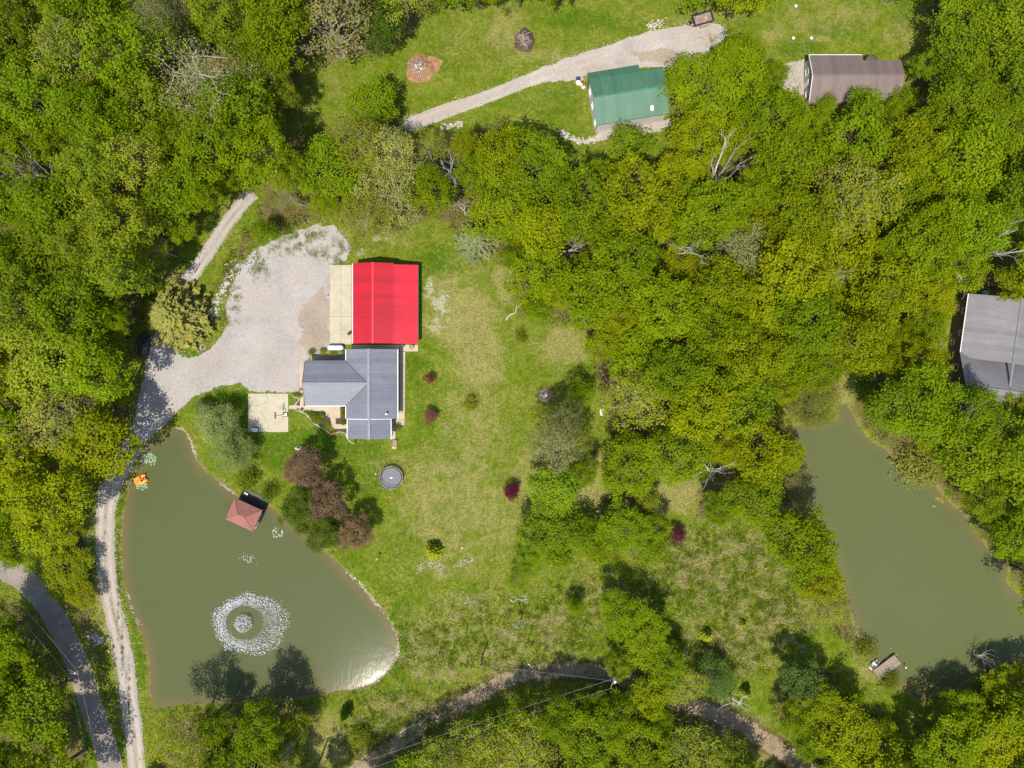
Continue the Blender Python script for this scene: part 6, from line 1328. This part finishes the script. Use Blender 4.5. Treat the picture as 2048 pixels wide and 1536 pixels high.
simple('garden_boulder', 597, 896, 'grey garden rock with a small statue on the lawn below the house', 'boulder', [('rock', lambda q: [q.rock((0, 0, .2), .5, rr_), q.rock((.35, .2, .15), .35, rr_), q.rock((-.4, -.05, .1), .3, rr_)], 'siding'), ('statue', lambda q: q.lathe((.1, .1, .4), [(.16, 0), (.12, .35), (.16, .5), (.08, .72)], 10), 'dark_metal')])
simple('bird_house', 757, 1114, 'small post with a bird house on the lawn by the pond', 'bird house', [('post', lambda q: q.cyl((0, 0, -.1), .05, 1.5, 8), 'wood_b'), ('box', lambda q: q.box((0, 0, 1.5), (.26, .26, .3)), 'white'), ('roof', lambda q: q.box((0, 0, 1.68), (.4, .36, .05), 0, .2), 'wood')])
for px, py, c_, lab in ((752, 947, 'white', 'white ball lying west of the trampoline'), (779.5, 993, 'orange', 'orange ball lying below the trampoline'), (924, 1095, 'white', 'white ball on the lower lawn'), (657, 591, 'red', 'red toy lying beside the barn apron')):
    q = MB(); x_, y_, _ = P(px, py); q.lathe((x_, y_, 0), [(.02, 0), (.1, .03), (.15, .12), (.15, .17), (.1, .26), (.02, .29)], 12); tag(q.build('ball', M[c_], None, True), lab, 'ball')
simple('stone_bench', 1202.5, 824, 'grey stone bench at the edge of the woods', 'bench', [('seat', lambda q: q.box((0, 0, .42), (.6, 1.3, .1)), 'siding')] + [('leg', (lambda y: lambda q: q.box((0, y, .19), (.4, .2, .38)))(y), 'siding') for y in (-.45, .45)])
simple('garden_wagon', 1241, 776, 'dark red garden wagon under the trees', 'wagon', [('tub', lambda q: q.box((0, 0, .5), (1.5, .9, .4), taper=1.08), 'red'), ('cover', lambda q: q.box((0, .2, .72), (1.2, .4, .05)), 'white')] + [('wheel', (lambda x, y: lambda q: q.tube([(x, y - .05, .25), (x, y + .05, .25)], .25, 12))(x, y), 'black') for x in (-.5, .5) for y in (-.45, .45)])
def tarp(q):
    n_ = 7; vs = [(-.5 + i / n_, -.4 + .8 * j / n_, .05 + .2 * rr_.random()) for i in range(n_ + 1) for j in range(n_ + 1)]; q.add(vs, [(i * (n_ + 1) + j, (i + 1) * (n_ + 1) + j, (i + 1) * (n_ + 1) + j + 1, i * (n_ + 1) + j + 1) for i in range(n_) for j in range(n_)])
simple('blue_tarp', 1169, 641, 'crumpled pale blue tarp at the edge of the woods', 'tarp', [('sheet', tarp, 'blue'), ('weight', lambda q: q.rock((.3, .1, .2), .12, rr_), 'stone')])
simple('red_tiller', 1346, 242, 'red garden tiller beside the green roofed barn', 'tiller', [('engine', lambda q: q.box((0, 0, .55), (.5, .45, .4), taper=.85), 'red'), ('tines', lambda q: [q.tube([(-.4, y, .22), (-.4, y + .05, .22)], .22, 8) for y in (-.3, -.1, .1, .3)], 'dark_metal'), ('handle', lambda q: [q.tube([(.2, y, .6), (1.0, y * 1.4, 1.0)], .03, 6) for y in (-.2, .2)], 'red')] + [('wheel', (lambda y: lambda q: q.tube([(.2, y - .06, .25), (.2, y + .06, .25)], .25, 12))(y), 'black') for y in (-.3, .3)], R(50))
for i, (px, py) in enumerate(((1161, 171), (1166, 177))):
    simple('plastic_chair', px, py, ('white plastic chair lying nearest the green roofed barn wall', 'white plastic chair stacked beside the navy cooler')[1 - i], 'chair', [('seat', lambda q: q.box((0, 0, .42), (.5, .5, .05)), 'white'), ('backrest', lambda q: q.box((-.25, 0, .7), (.05, .5, .55), 0, -.2), 'white')] + [('armrest', (lambda y: lambda q: q.box((0, y, .63), (.48, .06, .04)))(y), 'white') for y in (-.26, .26)] + [('leg', (lambda x, y: lambda q: q.box((x, y, .2), (.05, .05, .4)))(x, y), 'white') for x in (-.22, .22) for y in (-.22, .22)], R(40 + 70 * i))
M['navy'] = plain('navy_plastic', (.03, .035, .09), .45)
simple('cool_box', 1156, 158, 'navy blue cool box beside the green roofed barn', 'cool box', [('box', lambda q: q.box((0, 0, .22), (.75, .45, .44)), 'navy'), ('lid', lambda q: q.box((0, 0, .47), (.78, .48, .07)), 'navy'), ('handle', lambda q: q.tube([(-.4, 0, .35), (.4, 0, .35)], .02, 5), 'white')], R(5))
simple('fuel_can', 1166.5, 163, 'red fuel can beside the green roofed barn', 'fuel can', [('can', lambda q: q.box((0, 0, .2), (.4, .28, .4), taper=.9), 'red'), ('spout', lambda q: q.tube([(.1, 0, .4), (.25, 0, .55)], .04, 6), 'yellow')])
simple('white_tub', 1156, 167, 'white plastic tub beside the navy cool box', 'tub', [('tub', lambda q: q.lathe((0, 0, 0), [(.32, 0), (.42, .4), (.38, .4), (.3, .06)], 16), 'white'), ('rim', lambda q: q.ring((0, 0, .4), .42, .03, 18), 'white')])
simple('drain_pipe', 1295, 258, 'black curved drain pipe on the gravel behind the green roofed barn', 'pipe', [('pipe', lambda q: q.tube([(-.8, .15, .1), (-.2, .25, .1), (.4, .05, .1), (.8, -.3, .08)], .07, 8), 'black'), ('coupler', lambda q: q.tube([(-.86, .14, .1), (-.7, .17, .1)], .09, 8), 'dark_metal')])
for i, (px, py, lab) in enumerate(((1586, 77, 'green septic riser with white lid beside the pale stones'), (1622, 77, 'green septic riser with white lid beside the bare soil strip'), (1591, 13, 'white capped well head on the top lawn'))):
    simple('septic_riser', px, py, lab, 'riser', [('ring', lambda q: q.lathe((0, 0, 0), [(.36, 0), (.36, .18), (.3, .2)], 18), 'green_trim'), ('lid', lambda q: q.lathe((0, 0, .2), [(.26, 0), (.24, .06), (.08, .09)], 16), 'white')])
fallen(1841, 28, 1853, 22, .2, 'short brown log on the lawn beyond the workshop', 'wood_b', 0, 21)
simple('red_mailbox', 225, 1298, 'red and white mail box stand beside the pond lane', 'mail box', [('post', lambda q: q.box((0, 0, .5), (.1, .1, 1.1)), 'wood_b'), ('box', lambda q: q.box((0, 0, 1.15), (.25, .55, .3)), 'red'), ('flag', lambda q: q.box((.16, 0, 1.3), (.03, .2, .2)), 'white')], R(30))
for i, (px, py, lab) in enumerate(((595, 820, 'round stone flower pot at the start of the stepping path'), (604, 819, 'dark flower pot beside the front walk'), (601.5, 780, 'pot of red flowers at the house corner'))):
    simple('flower_pot', px, py, lab, 'flower pot', [('pot', lambda q: q.lathe((0, 0, 0), [(.2, 0), (.3, .35), (.26, .35), (.22, .3)], 14), ('stone', 'dark_metal', 'terra')[i]), ('plant', lambda q: [q.rock((rr_.uniform(-.12, .12), rr_.uniform(-.12, .12), .4), .11, rr_) for _ in range(6)], ('green_trim', 'green_trim', 'red')[i])], z=.0)
for px, py in ((650, 829.5), (655, 833)):
    simple('garden_lantern', px, py, 'dark lantern ornament at the bend of the front walk', 'lantern', [('post', lambda q: q.cyl((0, 0, 0), .05, .5, 8), 'dark_metal'), ('lamp_head', lambda q: q.lathe((0, 0, .5), [(.08, 0), (.14, .12), (.12, .24), (.03, .32)], 8), 'dark_metal')], z=.0, group='lanterns at the front walk')
simple('patio_grill', 700, 668, 'black kettle grill on the barn apron', 'grill', [('bowl', lambda q: q.lathe((0, 0, .55), [(.08, 0), (.26, .12), (.29, .26), (.2, .42), (.05, .47)], 16), 'black')] + [('leg', (lambda a: lambda q: q.tube([(.3 * math.cos(a), .3 * math.sin(a), 0), (.15 * math.cos(a), .15 * math.sin(a), .62)], .02, 5))(R(120 * k + 20)), 'grey_metal') for k in range(3)], z=.13)
